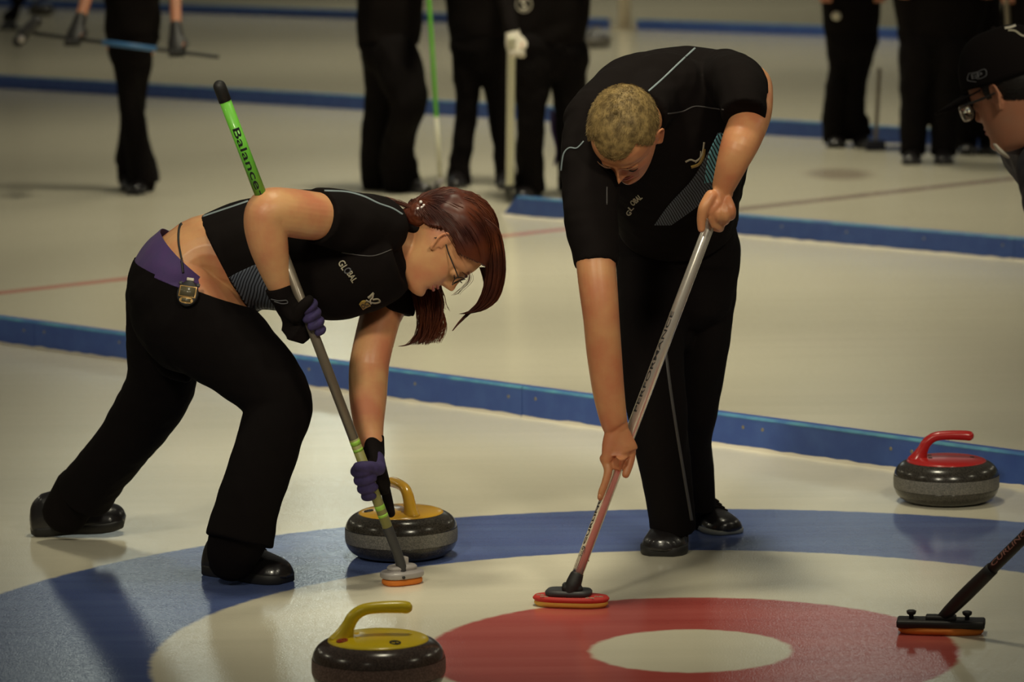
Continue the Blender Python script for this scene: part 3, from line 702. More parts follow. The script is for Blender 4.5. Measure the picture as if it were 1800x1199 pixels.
# inner torso
b.tube([n(300, 500, 9.43, 76, .135), n(330, 462, 9.43, 64, .125), n(365, 440, 9.43, 64, .118), n(430, 448, 9.42, 80, .118), n(520, 446, 9.42, 92, .14), n(600, 442, 9.42, 84, .135), n(660, 434, 9.42, 58, .10), n(695, 430, 9.42, 40, .06)])
# near arm: shoulder, elbow raised behind, forearm down to the upper hand
nw = P(501, 512, 9.115); nh = wsh(556)
b.tube([n(640, 400, 9.34, 30), n(595, 385, 9.23, 40), n(545, 379, 9.155, 43), n(500, 373, 9.10, 43), n(474, 372, 9.075, 41), n(466, 392, 9.07, 38), n(472, 430, 9.075, 35), n(482, 470, 9.09, 28), n(494, 508, 9.11, 21)], n=28)
b.tube([n(474, 352, 9.09, 20), n(456, 362, 9.075, 20), n(464, 392, 9.07, 24)], n=16)
nwist = P(496, 520, 9.11)
# far arm straight down to the lower hand
b.tube([n(690, 455, 9.53, 26), n(684, 500, 9.54, 33), n(678, 535, 9.535, 37), n(668, 560, 9.51, 36), n(652, 625, 9.45, 35), n(648, 655, 9.43, 35), n(647, 700, 9.38, 33), n(648, 745, 9.33, 27), n(652, 775, 9.29, 22)], n=28)
# legs inside the trousers
b.tube([n(308, 500, 9.38, 76, .10), n(400, 602, 9.34, 66), n(486, 695, 9.30, 48), n(458, 830, 9.24, 36), n(432, 940, 9.20, 24)], n=20)
b.tube([n(300, 520, 9.50, 60, .09), n(280, 640, 9.58, 54), n(250, 722, 9.64, 42), n(196, 800, 9.74, 34), n(140, 880, 9.84, 26)], n=20)
body = b.build('body', M['skin_fair'], wt, vox=.0028, smooth=2)
face_details(wm, wo, HS, wt, M['hair_red'])

# trousers
def hips(g): return [n(320, 540, 9.42, 92+g, .17), n(312, 500, 9.43, 87+g, .170), n(318, 470, 9.43, 80+g, .163), n(331, 445, 9.43, 68+g, .148), n(347, 426, 9.43, 60+g, .136)]
def wr_pants(co): return wav(co, 3, 26, .0022)+wav(co, 4, 60, .0009)
b = MB()
b.tube(hips(1)[::-1]+[n(332, 565, 9.38, 90, .15)], n=40)
b.tube([n(300, 515, 9.36, 78, .10), n(345, 560, 9.345, 90, .105), n(410, 618, 9.33, 80, .095), n(468, 672, 9.31, 66, .085), n(490, 712, 9.30, 59, .08), n(476, 765, 9.275, 58, .078), n(456, 830, 9.245, 55, .078), n(436, 890, 9.225, 58, .082), n(421, 952, 9.205, 62, .086)], cap=('r', 'f'), n=36)
b.tube([n(286, 520, 9.50, 66, .09), n(284, 600, 9.55, 62, .09), n(284, 668, 9.60, 62, .085), n(262, 716, 9.645, 58, .08), n(225, 768, 9.70, 52, .075), n(184, 820, 9.77, 50, .078), n(150, 866, 9.83, 52, .082)], cap=('r', 'f'), n=36)
b.tube([n(326, 662, 9.46, 12), n(300, 640, 9.48, 26), n(300, 590, 9.47, 40)], n=16)
pants = b.build('trousers', M['black_pants'], wt, vox=.005, smooth=4, disp=wr_pants)
# purple undershorts above the slanting trouser top, waist cord
def cut(o, p1, p2, keep, Y=9.43):
    """trim a mesh by the plane through two points and the level direction away"""
    A = P(*p1, Y); B_ = P(*p2, Y); nn = (B_-A).cross(V((0, 1, 0))).normalized()
    if nn.dot(P(*keep, Y)-A) < 0: nn = -nn
    bm = bmesh.new(); bm.from_mesh(o.data); bmesh.ops.bisect_plane(bm, geom=bm.verts[:]+bm.edges[:]+bm.faces[:], plane_co=A, plane_no=nn, clear_inner=True)
    bm.to_mesh(o.data); bm.free(); o.data.polygons.foreach_set('use_smooth', [True]*len(o.data.polygons))
cut(pants, (240, 455), (392, 511), (300, 600))
bv = [drop(pants), drop(body)]
b = MB(); b.tube(hips(-2), cap=('f', 'f'), n=48); band = b.build('undershorts', M['purple_cloth'], wt, vox=.004, smooth=3, disp=lambda co: wav(co, 5, 40, .0012))
cut(band, (283, 404), (380, 496), (300, 600)); cut(band, (240, 461), (392, 517), (330, 400)); so = band.modifiers.new('t', 'SOLIDIFY'); so.thickness = .002
bvb = drop(band)
decal('waist_cord', strip2d([(327, 388), (316, 398), (314, 425), (319, 455), (322, 480)], 3.2), bv+[bvb], M['black_ink'], wt, off=.002, th=.003)
# shirt ----------------------------------------------------------------
def wr_shirt(co): return wav(co, 8, 22, .0020)+wav(co, 9, 55, .0010)
b = MB()
b.tube([n(399, 466, 9.43, 99, .152), n(425, 453, 9.43, 97, .155), n(455, 446, 9.42, 99, .160), n(490, 444, 9.42, 103, .167), n(535, 443, 9.42, 109, .175), n(590, 449, 9.42, 115, .185), n(630, 447, 9.42, 106, .19), n(672, 440, 9.42, 94, .185), n(705, 432, 9.42, 70, .14), n(724, 428, 9.41, 52, .085)], cap=('f', 'f'), n=48)
b.tube([n(662, 400, 9.34, 56, .08), n(620, 392, 9.26, 56, .075), n(585, 383, 9.21, 51, .072), n(557, 379, 9.165, 50, .070)], cap=('r', 'f'), n=32)
b.tube([n(676, 430, 9.50, 56, .08), n(694, 480, 9.55, 50, .07), n(686, 530, 9.54, 46, .066), n(683, 549, 9.535, 46, .066)], cap=('r', 'f'), n=32)
b.tube([n(716, 392, 9.41, 14, .05), n(735, 400, 9.41, 12, .05)], n=16)
shirt = b.build('shirt', M['black_cloth'], wt, vox=.005, smooth=3, disp=wr_shirt)
bs = [drop(shirt)]
decal('side_panel', band2d([(384, 500), (412, 482), (455, 462)], [(445, 554), (480, 546), (520, 540)], m=24, k=14), bs, M['slate_stripes'], wt, off=.0015)
decal('piping', strip2d([(354, 381), (380, 372), (410, 362), (436, 353)], 2.6), bs, M['piping'], wt)
decal('piping', strip2d([(570, 335), (610, 337), (640, 345), (665, 357), (690, 366), (708, 377)], 2.6), bs, M['piping'], wt)
decal('piping', strip2d([(600, 444), (635, 449), (660, 449), (690, 438)], 1.8), bs, M['piping_dim'], wt)
decal('chest_lettering', text2d('GL', (603, 466), (.52, .85), 13, 17, bold=.02), bs, M['pale_ink'], wt, off=.0018)
decal('chest_lettering', text2d('O', (611, 476), (.52, .85), 14, 10, bold=.02), bs, M['grey_ink'], wt, off=.0018)
decal('chest_lettering', text2d('BAL', (619, 487), (.52, .85), 11, 20, bold=.02), bs, M['pale_ink'], wt, off=.0018)
decal('emblem', band2d([(631, 535), (636, 529), (642, 528)], [(638, 545), (645, 541), (652, 538)], m=4), bs, M['gold_ink'], wt, off=.0018)
decal('emblem', strip2d([(647, 524), (652, 520), (657, 515)], 4), bs, M['pale_ink'], wt, off=.0018)
decal('emblem', strip2d([(643, 528), (652, 532), (661, 533), (668, 530), (664, 526), (655, 527)], 2.6), bs, M['pale_ink'], wt, off=.0018)
decal('emblem', strip2d([(656, 517), (655, 523), (651, 528), (652, 535)], 2.4), bs, M['white_ink'], wt, off=.0018)
decal('emblem_letters', text2d('OC', (641, 537), (.85, -.5), 8, 13, bold=.03), bs, M['black_ink'], wt, off=.0026)

# gloves ----------------------------------------------------------------
H1 = grip(nh, wa, (wsh(556)-P(505, 556, 9.12)).normalized()*-1, .0125, nwist, s=1.12, q_sign=-1)
b = MB(); add_hand(b, H1, ('palm', 'thumb'), .0015)
b.tube([(P(489, 503, 9.105), .034, .034), (nwist, .031, .033), (P(508, 535, 9.125), .027, .033)], cap=('f', 'r'), n=24); gl = b.build('glove', M['black_cloth'], wt, vox=.0028, smooth=3)
b = MB(); add_hand(b, H1, ('fingers',), .0018); b.build('glove_fingers', M['glove_purple'], wt, vox=.0026, smooth=2)
decal('glove_tab', strip2d([(476, 526), (490, 529), (503, 528), (505, 533), (495, 534), (482, 530)], 1.6), [drop(gl)], M['grey_ink'], wt)
lh = wsh(842); lw = P(655, 782, 9.285)
H2 = grip(lh, wa, V((.75, .65, .1)), .0125, lw, s=1.12, q_sign=1)
b = MB(); add_hand(b, H2, ('palm',), .0015); b.tube([(P(655, 768, 9.30), .029, .029), (P(656, 800, 9.28), .029, .030)], cap=('f', 'r'), n=24)
b.tube([(P(672, 840, 9.25), .014, .014), (P(680, 872, 9.25), .013, .013), (P(687, 902, 9.25), .0115, .0115)], n=16)
b.build('glove', M['black_cloth'], wt, vox=.0028, smooth=3)
b = MB(); add_hand(b, H2, ('fingers', 'thumb'), .0018); b.build('glove_fingers', M['glove_purple'], wt, vox=.0026, smooth=2)

# shoes
shoe(wt, G(364, 1006), G(508, 1026), width=.11, height=.118)
hA = G(56, 940); hB = G(224, 938); shoe(wt, hA+V((0, 0, .004)), hB+V((0, 0, .026)), width=.11, height=.115, up=(-.12, -.2, 1))
b = MB(); b.tube([n(424, 930, 9.2, 54, .06), n(410, 970, 9.22, 48, .052), n(406, 990, 9.23, 40, .045)]); b.build('sock', M['black_cloth'], wt)
b = MB(); b.tube([n(140, 860, 9.83, 44, .055), n(112, 905, 9.86, 40, .048)]); b.build('sock', M['black_cloth'], wt)

# stop watch hanging on the hip
wp = P(331, 518, 9.24); bvp = drop(pants); h_ = bvp.ray_cast(CC, ray(331, 518), 60); wn = V(h_[1]); wp = h_[0]+wn*.010
sw = thing('stopwatch', 'black and gold digital stopwatch hanging at the woman\'s hip', 'stopwatch', wp)
zz_ = (CU-wn*CU.dot(wn)).normalized(); xx_ = zz_.cross(wn)*-1; xx_ = wn.cross(zz_)*-1; WM = Matrix(((xx_.x, zz_.x, wn.x), (xx_.y, zz_.y, wn.y), (xx_.z, zz_.z, wn.z))) @ Matrix.Rotation(-.15, 3, 'Z')
b = MB(); b.prism([(.027*math.cos(t)*(1-.12*max(0, math.sin(t))), .033*math.sin(t)) for t in [2*math.pi*i/36 for i in range(36)]], -.008, .006, wp, WM, bev=.003); b.build('case', M['black_rubber'], sw)
b = MB(); b.box(wp+WM @ V((0, .003, .0065)), (.0215, .0145, .0006), WM, bev=.0005); b.prism(oval(.017, .008), .0055, .0068, wp+WM @ V((0, -.019, 0)), WM, bev=.001); b.build('bezel', M['brass_trim'], sw)
b = MB(); b.box(wp+WM @ V((0, .003, .0078)), (.0185, .0115, .0010), WM); b.build('display', M['lcd'], sw)
b = MB(); b.box(wp+WM @ V((0, -.019, .0078)), (.011, .004, .0008), WM); b.build('lower_panel', M['lcd'], sw)
b = MB(); b.box(wp+WM @ V((0, .036, .000)), (.009, .004, .004), WM, bev=.002); b.build('button', M['white_ink'], sw)
for sx in (-1, 1):
    b = MB(); b.box(wp+WM @ V((sx*.022, .024, .001)), (.004, .004, .003), WM, bev=.001); b.build('button', M['dark_grey'], sw)

# glasses
gm = M['black_ink']; gt = thing('eyeglasses', 'thin dark-framed glasses on the bent woman\'s face', 'glasses', wo+wm @ V((0, .1, 0)))
E_ = lambda x, y, z: wo+wm @ (V((x, y, z))*HS)
for sx in (-1, 1):
    b = MB(); pts = [(E_(sx*(.031+.024*math.cos(t)), .1005-.010*abs(math.cos(t))**2*(1 if sx*math.cos(t)*sx > 0 else .2), -.002+.0165*math.sin(t)), .0013) for t in [2*math.pi*i/20 for i in range(21)]]
    b.tube(pts, n=8, k=2, cap=('f', 'f')); b.build('rim', gm, gt)
    b = MB(); b.prism([(.0225*math.cos(t), .0155*math.sin(t)) for t in [2*math.pi*i/28 for i in range(28)]], -.0006, .0006, E_(sx*.031, .0975, -.002), wm @ Matrix.Rotation(-math.pi/2, 3, 'X')); b.build('lens', M['lens'], gt)
    b = MB(); b.tube([(E_(sx*.056, .092, .002), .0016), (E_(sx*.074, .072, .004), .0016), (E_(sx*.078, .03, .006), .0016), (E_(sx*.080, -.006, .010), .0015), (E_(sx*.078, -.018, -.008), .0013)], n=8, k=4); b.build('temple_arm', gm, gt)
b = MB(); b.tube([(E_(-.008, .101, .002), .0012), (E_(0, .105, .004), .0012), (E_(.008, .101, .002), .0012)], n=8, k=4); b.build('bridge', gm, gt)

# hair: a combed cap, gathered to a clip, side fringe hanging past the face, tail falling behind the neck
hv = thing  # (no separate thing: hair belongs to the woman)
def hairline(x, y, z):      # 1 where hair grows (head coordinates / HS)
    return (z > .046-.35*max(0, y-.03) - (0 if y > .02 else .02) + (.25*(y-.03) if y > .03 else 0)) or (y < -.005 and z > -.050-.5*(y+.02)) or (y < .035 and z > .030)
rings = head_points(wm.to_3x3(), V((0, 0, 0)), 1.0, 0)
b = MB(); hp = head_points(Matrix.Identity(3), V((0, 0, 0)), 1.0, 0)
idx = {}
N_ = len(hp[0])
def hair_ok(p):
    x, y, z = p
    if y > .035: return z > .018+(y-.035)*.95
    if y > .018: return z > .018+(.035-y)*.4
    if y > -.015: return z > .026
    if y > -.05: return z > -.015+(y+.05)*1.2
    return z > -.015+(y+.05)*.35
for i, r in enumerate(hp):
    for j, p in enumerate(r):
        if hair_ok(p):
            nn_ = V((p.x/.075**2, (p.y)/.098**2, p.z/.115**2)).normalized(); th2 = .013+.003*math.sin(p.x*140+p.y*60)*math.cos(p.z*90)+.006*max(0, -p.y/.1)
            idx[(i, j)] = len(b.v); b.v.append(tuple(wo+wm @ ((p+nn_*th2)*HS)))
for i in range(len(hp)-1):
    for j in range(N_):
        k = [(i, j), (i, (j+1) % N_), (i+1, (j+1) % N_), (i+1, j)]
        if all(q in idx for q in k): b.f.append(tuple(idx[q] for q in k))
me = bpy.data.meshes.new('hair'); me.from_pydata(b.v, [], b.f); bm = bmesh.new(); bm.from_mesh(me); bmesh.ops.delete(bm, geom=[v for v in bm.verts if not v.link_faces], context='VERTS'); bmesh.ops.recalc_face_normals(bm, faces=bm.faces); bm.to_mesh(me); bm.free()
me.polygons.foreach_set('use_smooth', [True]*len(me.polygons))
hair = link('hair', me, M['hair_red'], wt); so = hair.modifiers.new('t', 'SOLIDIFY'); so.thickness = .010; so.offset = -1
# combed strands over the cap running back to the clip
clip = P(741, 367, 9.385)
rs = random.Random(5)
cands = []
for i in range(0, len(hp)-1):
    for j in range(N_):
        if (i, j) in idx: cands.append(hp[i][j])
cl_l = wm.transposed() @ ((clip-wo)/HS)
def skull_push(q, h):   # keep a point outside the skull ellipsoid
    k = math.sqrt((q.x/.078)**2+((q.y+.004)/.098)**2+((q.z+.0)/.118)**2); 
    return q*((1+h/.1)/k) if k < 1+h/.1 else q
st = []
for _ in range(1500):
    p = rs.choice(cands); st.append((V(p)*1.0, rs.random(), rs.uniform(-.01, .01)))
def comb(i, t):
    p, h, w_ = st[i]; q = p.lerp(cl_l, t**1.15); q = skull_push(q, .015+.005*h+.004*math.sin(t*3.1)); q += V((w_, w_*.6, w_))*math.sin(t*3.14)*.5
    return wo+wm @ (q*HS)
b = MB(); strands(b, 1500, 12, comb, .0011, .0007); b.build('hair_strands', M['hair_red'], wt)
# bun under the clip and flyaways
b = MB(); b.tube([n(716, 378, 9.38, 13), n(735, 380, 9.37, 18), n(750, 370, 9.38, 20), n(775, 362, 9.40, 14)], n=20); b.tube([n(735, 372, 9.37, 16), n(730, 398, 9.40, 18), n(738, 420, 9.46, 14)], n=16); b.build('hair_bun', M['hair_red'], wt, vox=.003, smooth=2, disp=lambda co: wav(co, 2, 260, .0012))
b = MB()
for i in range(13):
    ph = rs.uniform(0, 6.28); b.ell(clip+CR*rs.uniform(-.014, .014)+CU*rs.uniform(-.014, .012)-CF*rs.uniform(.022, .034)+V((0, 0, .004)), (.0042,)*3, n=10, m=6)
b.build('hair_clip', M['pearl'], wt)
def bundle(path, nst, spread, tipspread, r0=.0010, r1=.0004, wave=.006, nseg=16, seed=1, ragged=.15):
    rg = random.Random(seed); A = [(p, 1, 1) for p in path]; C = catmull([np.array(list(p)) for p in path], 8); ss = []
    for _ in range(nst): ss.append((max(-1.7, min(1.7, rg.gauss(0, 1))), max(-1.7, min(1.7, rg.gauss(0, 1))), rg.uniform(0, 6.28), rg.uniform(1-ragged, 1.0), rg.uniform(.5, 1.5)))
    def fn(i, t):
        a, c, ph, ln, wv = ss[i]; u = t*ln*(len(C)-1); k = min(int(u), len(C)-2); q = V(C[k]).lerp(V(C[k+1]), u-k); s_ = spread(t) if callable(spread) else spread+(tipspread-spread)*t
        return q+CR*(a*s_+wave*wv*t*math.sin(t*7+ph))+CF*(c*s_)+CU*(wave*.3*t*math.cos(t*6+ph))
    b = MB(); strands(b, nst, nseg, fn, r0, r1); return b
# tail
p_ = [P(742, 372, 9.40), P(728, 410, 9.50), P(742, 470, 9.52), P(752, 520, 9.50), P(754, 560, 9.49), P(748, 590, 9.49), P(735, 606, 9.49)]
b = bundle(p_, 420, lambda t: .010+.010*math.sin(min(1, t*1.3)*3.1)+.004*t, 0, seed=3, r0=.0013); b.build('ponytail', M['hair_red'], wt)
b = bundle([P(758, 500, 9.50), P(766, 540, 9.49), P(772, 575, 9.49), P(758, 604, 9.49)], 120, .006, .012, seed=4, wave=.004); b.build('ponytail_lock', M['hair_red'], wt)
b = bundle([P(748, 548, 9.49), P(736, 585, 9.49), P(720, 604, 9.49), P(702, 609, 9.49)], 30, .005, .003, seed=6, wave=.002); b.build('ponytail_lock', M['hair_red'], wt)
# long fringe
p_ = [P(828, 372, 9.36), P(856, 398, 9.37), P(868, 435, 9.39), P(871, 480, 9.42), P(862, 520, 9.44), P(842, 544, 9.45), P(814, 552, 9.45)]
b = bundle(p_, 900, lambda t: .004+.045*t if t < .25 else (.0152-.003*(t-.25) if t < .75 else .0137-.034*(t-.75)), 0, seed=8, wave=.002, r0=.0014, ragged=.22); b.build('fringe', M['hair_red'], wt)
b = bundle([P(850, 470, 9.44), P(856, 500, 9.46), P(846, 528, 9.46), P(822, 552, 9.46), P(806, 568, 9.46), P(795, 582, 9.46)], 60, .006, .001, seed=9, wave=.001); b.build('fringe_lock', M['hair_red'], wt)
b = bundle([P(722, 366, 9.38), P(706, 358, 9.38), P(690, 352, 9.38), P(668, 346, 9.38)], 40, .008, .008, seed=10, wave=.005, r0=.0007); b.build('flyaway_hair', M['hair_red'], wt)
for sd, pp in ((11, [P(822, 470, 9.36), P(826, 492, 9.36), P(808, 512, 9.38), P(800, 519, 9.4)]), (12, [P(772, 503, 9.40), P(782, 530, 9.42), P(784, 548, 9.43)])):
    b = bundle(pp, 9, .003, .006, seed=sd, wave=.003, r0=.0005); b.build('flyaway_hair', M['hair_red'], wt)

# ------------------------------------------------------------------ the man sweeping in the middle
mt = thing('person', 'man with cropped fair hair and black shirt leaning over a chrome broom', 'person', G(1180, 965))
def msh(y):
    t = (y-400)/(1040-400); return P(1245, 400, 9.12).lerp(P(1003, 1040, 8.905), t)
ma = (msh(1040)-msh(400)).normalized()       # towards the head of the broom
mb = thing('curling_broom', 'chrome-shafted broom with a red oval head touching the red ring', 'broom', G(1004, 1062))
b = MB(); b.tube([(msh(300), .0140), (msh(1018), .0140)], n=32, k=1, cap=('r', 'f')); b.build('shaft', M['chrome'], mb)
b = MB(); b.tube([(msh(1014), .017), (msh(1030), .019), (msh(1046), .014)], n=20, k=3); b.ell(msh(1034)+CR*-.014, (.011,)*3); b.ell(msh(1036)+CR*.016, (.012,)*3); b.build('socket', M['black_rubber'], mb, vox=.0022, smooth=2)
toc = (CC-msh(600)).normalized()
lf = (-CR*.8+toc).normalized()
text_on_tube('lettering', 'PERFORMANCE', msh(640), -ma, lf, .0140, .009, .26, M['black_ink'], mb)
text_on_tube('lettering', 'CURLING', msh(920), -ma, (-CR*1.3+toc).normalized(), .0140, .006, .12, M['black_ink'], mb)
b = MB(); lf2 = (-CR*.9+toc).normalized(); sd = ma.cross(lf2); vs = []
for i in range(25):
    u = -1+2*i/24; wv = .62*math.sqrt(max(0, 1-abs(u)**4)); b_ = []
    b.v.extend([tuple(msh(983)+ma*(u*.034)+(lf2*math.cos(a)+sd*math.sin(a))*.0143) for a in (-wv, -wv/2, 0, wv/2, wv)])
    if i: b.f.extend([((i-1)*5+j, (i-1)*5+j+1, i*5+j+1, i*5+j) for j in range(4)])
o_ = b.build('badge', M['navy_cloth'], mb); so = o_.modifiers.new('t', 'SOLIDIFY'); so.thickness = .0005
text_on_tube('badge_lettering', 'PRO', msh(974), -ma, lf2, .0146, .009, .026, M['pale_ink'], mb)
for y in (986, 1012):
    b = MB(); b.ell(msh(y)+CR*.0135, (.003,)*3, n=10, m=6); b.build('rivet', M['brass_trim'], mb)
hm = G(1004, 1065); bM = Matrix.Rotation(math.radians(-12), 3, 'Z')
b = MB(); b.prism(oval(.090, .040, 56, .85), .0005, .017, hm, bM, bev=.006); b.build('brush_pad', M['yellow_pad'], mb)
b = MB(); b.prism(oval(.093, .042, 56, .85), .013, .026, hm, bM, bev=.005); cover = b.build('pad_cover', M['red_fabric'], mb)
b = MB(); b.prism(oval(.056, .036, 40, .6), .026, .040, hm+bM @ V((-.006, .002, 0)), bM, bev=.004); b.build('brush_holder', M['dark_grey'], mb)
b = MB(); b.box(hm+V((0, 0, .044)), (.020, .012, .012), bM, bev=.003); b.tube([(hm+V((0, 0, .036)), .012), (msh(1038), .012)]); b.build('joint', M['black_rubber'], mb, vox=.002, smooth=2)
for x, y, w_ in ((.070, -.010, .022), (.052, -.029, .022), (-.073, -.008, .020), (-.060, -.027, .020)):
    vs, fs, asp = text_mesh('CURL', bold=.02); me = bpy.data.meshes.new('pad_lettering'); me.from_pydata([tuple(hm+bM @ V((x+vx*w_/asp, y+vy*.011, .0268 if abs(y) < .03 else .0266))) for vx, vy in vs], [], fs)
    o_ = link('pad_lettering', me, M['pale_ink'], mb); so = o_.modifiers.new('t', 'SOLIDIFY'); so.thickness = .0008

mm = basis((-.24, -.86, .44), (-.22, -.38, -.90)); mo = P(1101, 236, 9.05); MS = 1.0
W1 = P(1084, 752, 8.965); W2 = P(1272, 328, 9.10)
# lower hand: index finger laid down the shaft, thumb on its other side
qh = -CR
idx_f = [(P(1062, 806, 8.955), .0115, .0115), (P(1069, 826, 8.945), .0105, .0105), (P(1064, 848, 8.938), .0095, .0095), (P(1058, 864, 8.935), .0088, .0088), (P(1055, 875, 8.935), .0075, .0075)]
G1 = grip(msh(802), ma, toc*.95+CR*-.1, .0140, W1, s=.98, qh=qh, fingers=None, thumb=False)
G1['fingers'][0] = (idx_f, ma)
th1 = [(P(1098, 772, 8.975), .016, .016), (P(1108, 792, 8.975), .0135, .0135), (P(1106, 814, 8.965), .0115, .0115), (P(1100, 834, 8.955), .0095, .0095)]
G2 = grip(msh(372), ma, toc*.8+CR*.55, .0140, W2, s=1.0, qh=CR*.6+CF, thumb=False)
th2 = [(P(1250, 345, 9.08), .016, .016), (P(1238, 365, 9.07), .0145, .0145), (P(1233, 385, 9.075), .0115, .0115), (P(1233, 402, 9.08), .0095, .0095)]
b = MB(); add_head(b, mm, mo, MS)
b.tube([(P(1150, 165, 9.30), .062, .062), (P(1130, 195, 9.20), .060, .060), (P(1112, 222, 9.10), .058, .060)], ref=CR, n=24)
b.tube([n(1195, 400, 9.70, 84, .11), n(1180, 290, 9.52, 104, .11), n(1168, 200, 9.36, 90, .09), n(1150, 170, 9.28, 56, .06)], n=24)
b.tube([n(1060, 225, 9.22, 28), n(1044, 300, 9.12, 34), n(1044, 380, 9.06, 36), n(1047, 455, 9.0, 35), n(1052, 510, 8.975, 34), n(1057, 560, 8.965, 32), n(1062, 620, 8.965, 31), n(1070, 690, 8.965, 28), n(1079, 740, 8.965, 24), (W1, .030, .022)], n=28)
b.tube([n(1265, 155, 9.42, 30), n(1295, 145, 9.40, 30), n(1322, 145, 9.37, 32), n(1325, 170, 9.30, 34), n(1320, 204, 9.19, 35), n(1303, 247, 9.10, 34), n(1287, 287, 9.085, 28), (W2, .028, .026)], n=28)
add_hand(b, G1, ('palm', 'fingers')); b.tube(th1, n=16); b.tube([(W1, .026, .021), (P(1075, 785, 8.955), .024, .015), (P(1066, 808, 8.95), .013, .012)], n=18)
add_hand(b, G2, ('palm', 'fingers')); b.tube(th2, n=16)
for i, (x, y) in enumerate(((1252, 380), (1264, 386), (1276, 386), (1286, 378))):
    b.tube([(W2.lerp(P(x, y, 9.085), .35), .011, .011), (P(x-1, y-12, 9.075), .0115, .0115), (P(x, y, 9.09), .0105, .0105), (P(x-2, y+4, 9.11), .009, .009)], n=14)
b.tube([n(1150, 480, 9.72, 50, .09), n(1148, 680, 9.56, 42), n(1176, 940, 9.66, 26)], n=18)
b.tube([n(1240, 470, 9.78, 44, .09), n(1230, 700, 9.79, 24), n(1232, 900, 9.92, 14)], n=18)
mbody = b.build('body', M['skin'], mt, vox=.0028, smooth=2)
face_details(mm, mo, MS, mt, M['brow_brown'])
b = MB()
for p_, d_ in ((P(1054.5, 873, 8.928), ma),):
    b.ell(p_, (.0045, .002, .006), n=12, m=8)
b.build('fingernail', M['skin_fair'], mt)
# cropped hair
def short_hair(M3, o, s, parent, ok, matn, count, seed, th=.005, ln=.010, name='hair'):
    hp = head_points(Matrix.Identity(3), V((0, 0, 0)), 1.0, 0); N_ = len(hp[0]); b = MB(); idx = {}; cand = []
    for i, r in enumerate(hp):
        for j, p in enumerate(r):
            k_ = ok(p)
            if k_ > 0:
                nn_ = V((p.x/.075**2, p.y/.098**2, p.z/.115**2)).normalized(); idx[(i, j)] = len(b.v); b.v.append(tuple(o+M3 @ ((p+nn_*(.0006+th*min(1, k_*1.0)))*s))); cand.append((V(p), nn_, k_))
    for i in range(len(hp)-1):
        for j in range(N_):
            k = [(i, j), (i, (j+1) % N_), (i+1, (j+1) % N_), (i+1, j)]
            if all(q in idx for q in k): b.f.append(tuple(idx[q] for q in k))
    me = bpy.data.meshes.new(name); me.from_pydata(b.v, [], b.f); bm = bmesh.new(); bm.from_mesh(me); bmesh.ops.delete(bm, geom=[v for v in bm.verts if not v.link_faces], context='VERTS'); bmesh.ops.recalc_face_normals(bm, faces=bm.faces); bm.to_mesh(me); bm.free()
    me.polygons.foreach_set('use_smooth', [True]*len(me.polygons)); h = link(name, me, matn, parent)
    rg = random.Random(seed); st = []
    for _ in range(count):
        p, nn_, k_ = rg.choice(cand); j = V((rg.uniform(-.003, .003), rg.uniform(-.003, .003), rg.uniform(-.003, .003))); fwd = (V((rg.gauss(0, .35), 1.0, .35+rg.gauss(0, .3))))
        fwd = (fwd-nn_*fwd.dot(nn_)).normalized(); st.append((p+j, nn_, fwd, k_, rg.uniform(.6, 1.2)))
    def fn(i, t):
        p, nn_, fw, k_, l = st[i]; q = p+nn_*(.0006+(th*.7+.003*l)*min(1, k_)*(.35+.65*t))+fw*(ln*l*t*min(1, .4+k_)); return o+M3 @ (q*s)
    b = MB(); strands(b, count, 3, fn, .00055, .00025); b.build(name+'_strands', matn, parent); return h
def ok_man(p):
    x, y, z = p
    if y > .05: e = z-(.066-.012*max(0, 1-abs(x)/.05)+ .02*max(0, (abs(x)-.035)/.03))
    elif y > .02: e = z-(.010+(y-.02)*1.9)
    elif y > -.02: e = z-.012
    else: e = z-(-.045+(y+.1)*.55)
    return e/.03
short_hair(mm, mo, MS, mt, ok_man, M['hair_blond'], 9000, 4, th=.0055, ln=.009)

# trousers
b = MB()
b.tube([n(1200, 372, 9.70, 92, .13), n(1191, 420, 9.74, 109, .145), n(1191, 470, 9.75, 109, .145), n(1190, 510, 9.73, 100, .13)], n=44)
b.tube([n(1152, 470, 9.71, 68, .11), n(1146, 580, 9.64, 60, .10), n(1150, 680, 9.57, 55, .09), n(1160, 765, 9.58, 50, .08), n(1172, 840, 9.60, 44, .074), n(1180, 895, 9.62, 42, .072), n(1183, 930, 9.63, 41, .074)], cap=('r', 'f'), n=32)
b.tube([n(1240, 460, 9.79, 60, .11), n(1238, 560, 9.77, 50, .10), n(1232, 640, 9.77, 44, .09), n(1226, 705, 9.79, 38, .08), n(1221, 765, 9.83, 30, .07), n(1226, 830, 9.88, 30, .068), n(1234, 892, 9.90, 25, .066)], cap=('r', 'f'), n=32)
b.tube([n(1195, 520, 9.74, 60, .1), n(1194, 600, 9.70, 26, .07)], n=20)
mp = b.build('trousers', M['black_pants'], mt, vox=.005, smooth=4, disp=lambda co: wav(co, 21, 24, .0028, (1, 1, .6))+wav(co, 22, 60, .001))
bmp = [drop(mp)]
decal('side_stripe', strip2d([(1168, 600), (1178, 680), (1190, 760), (1205, 850), (1216, 915)], 5), bmp, M['piping_dim'], mt)
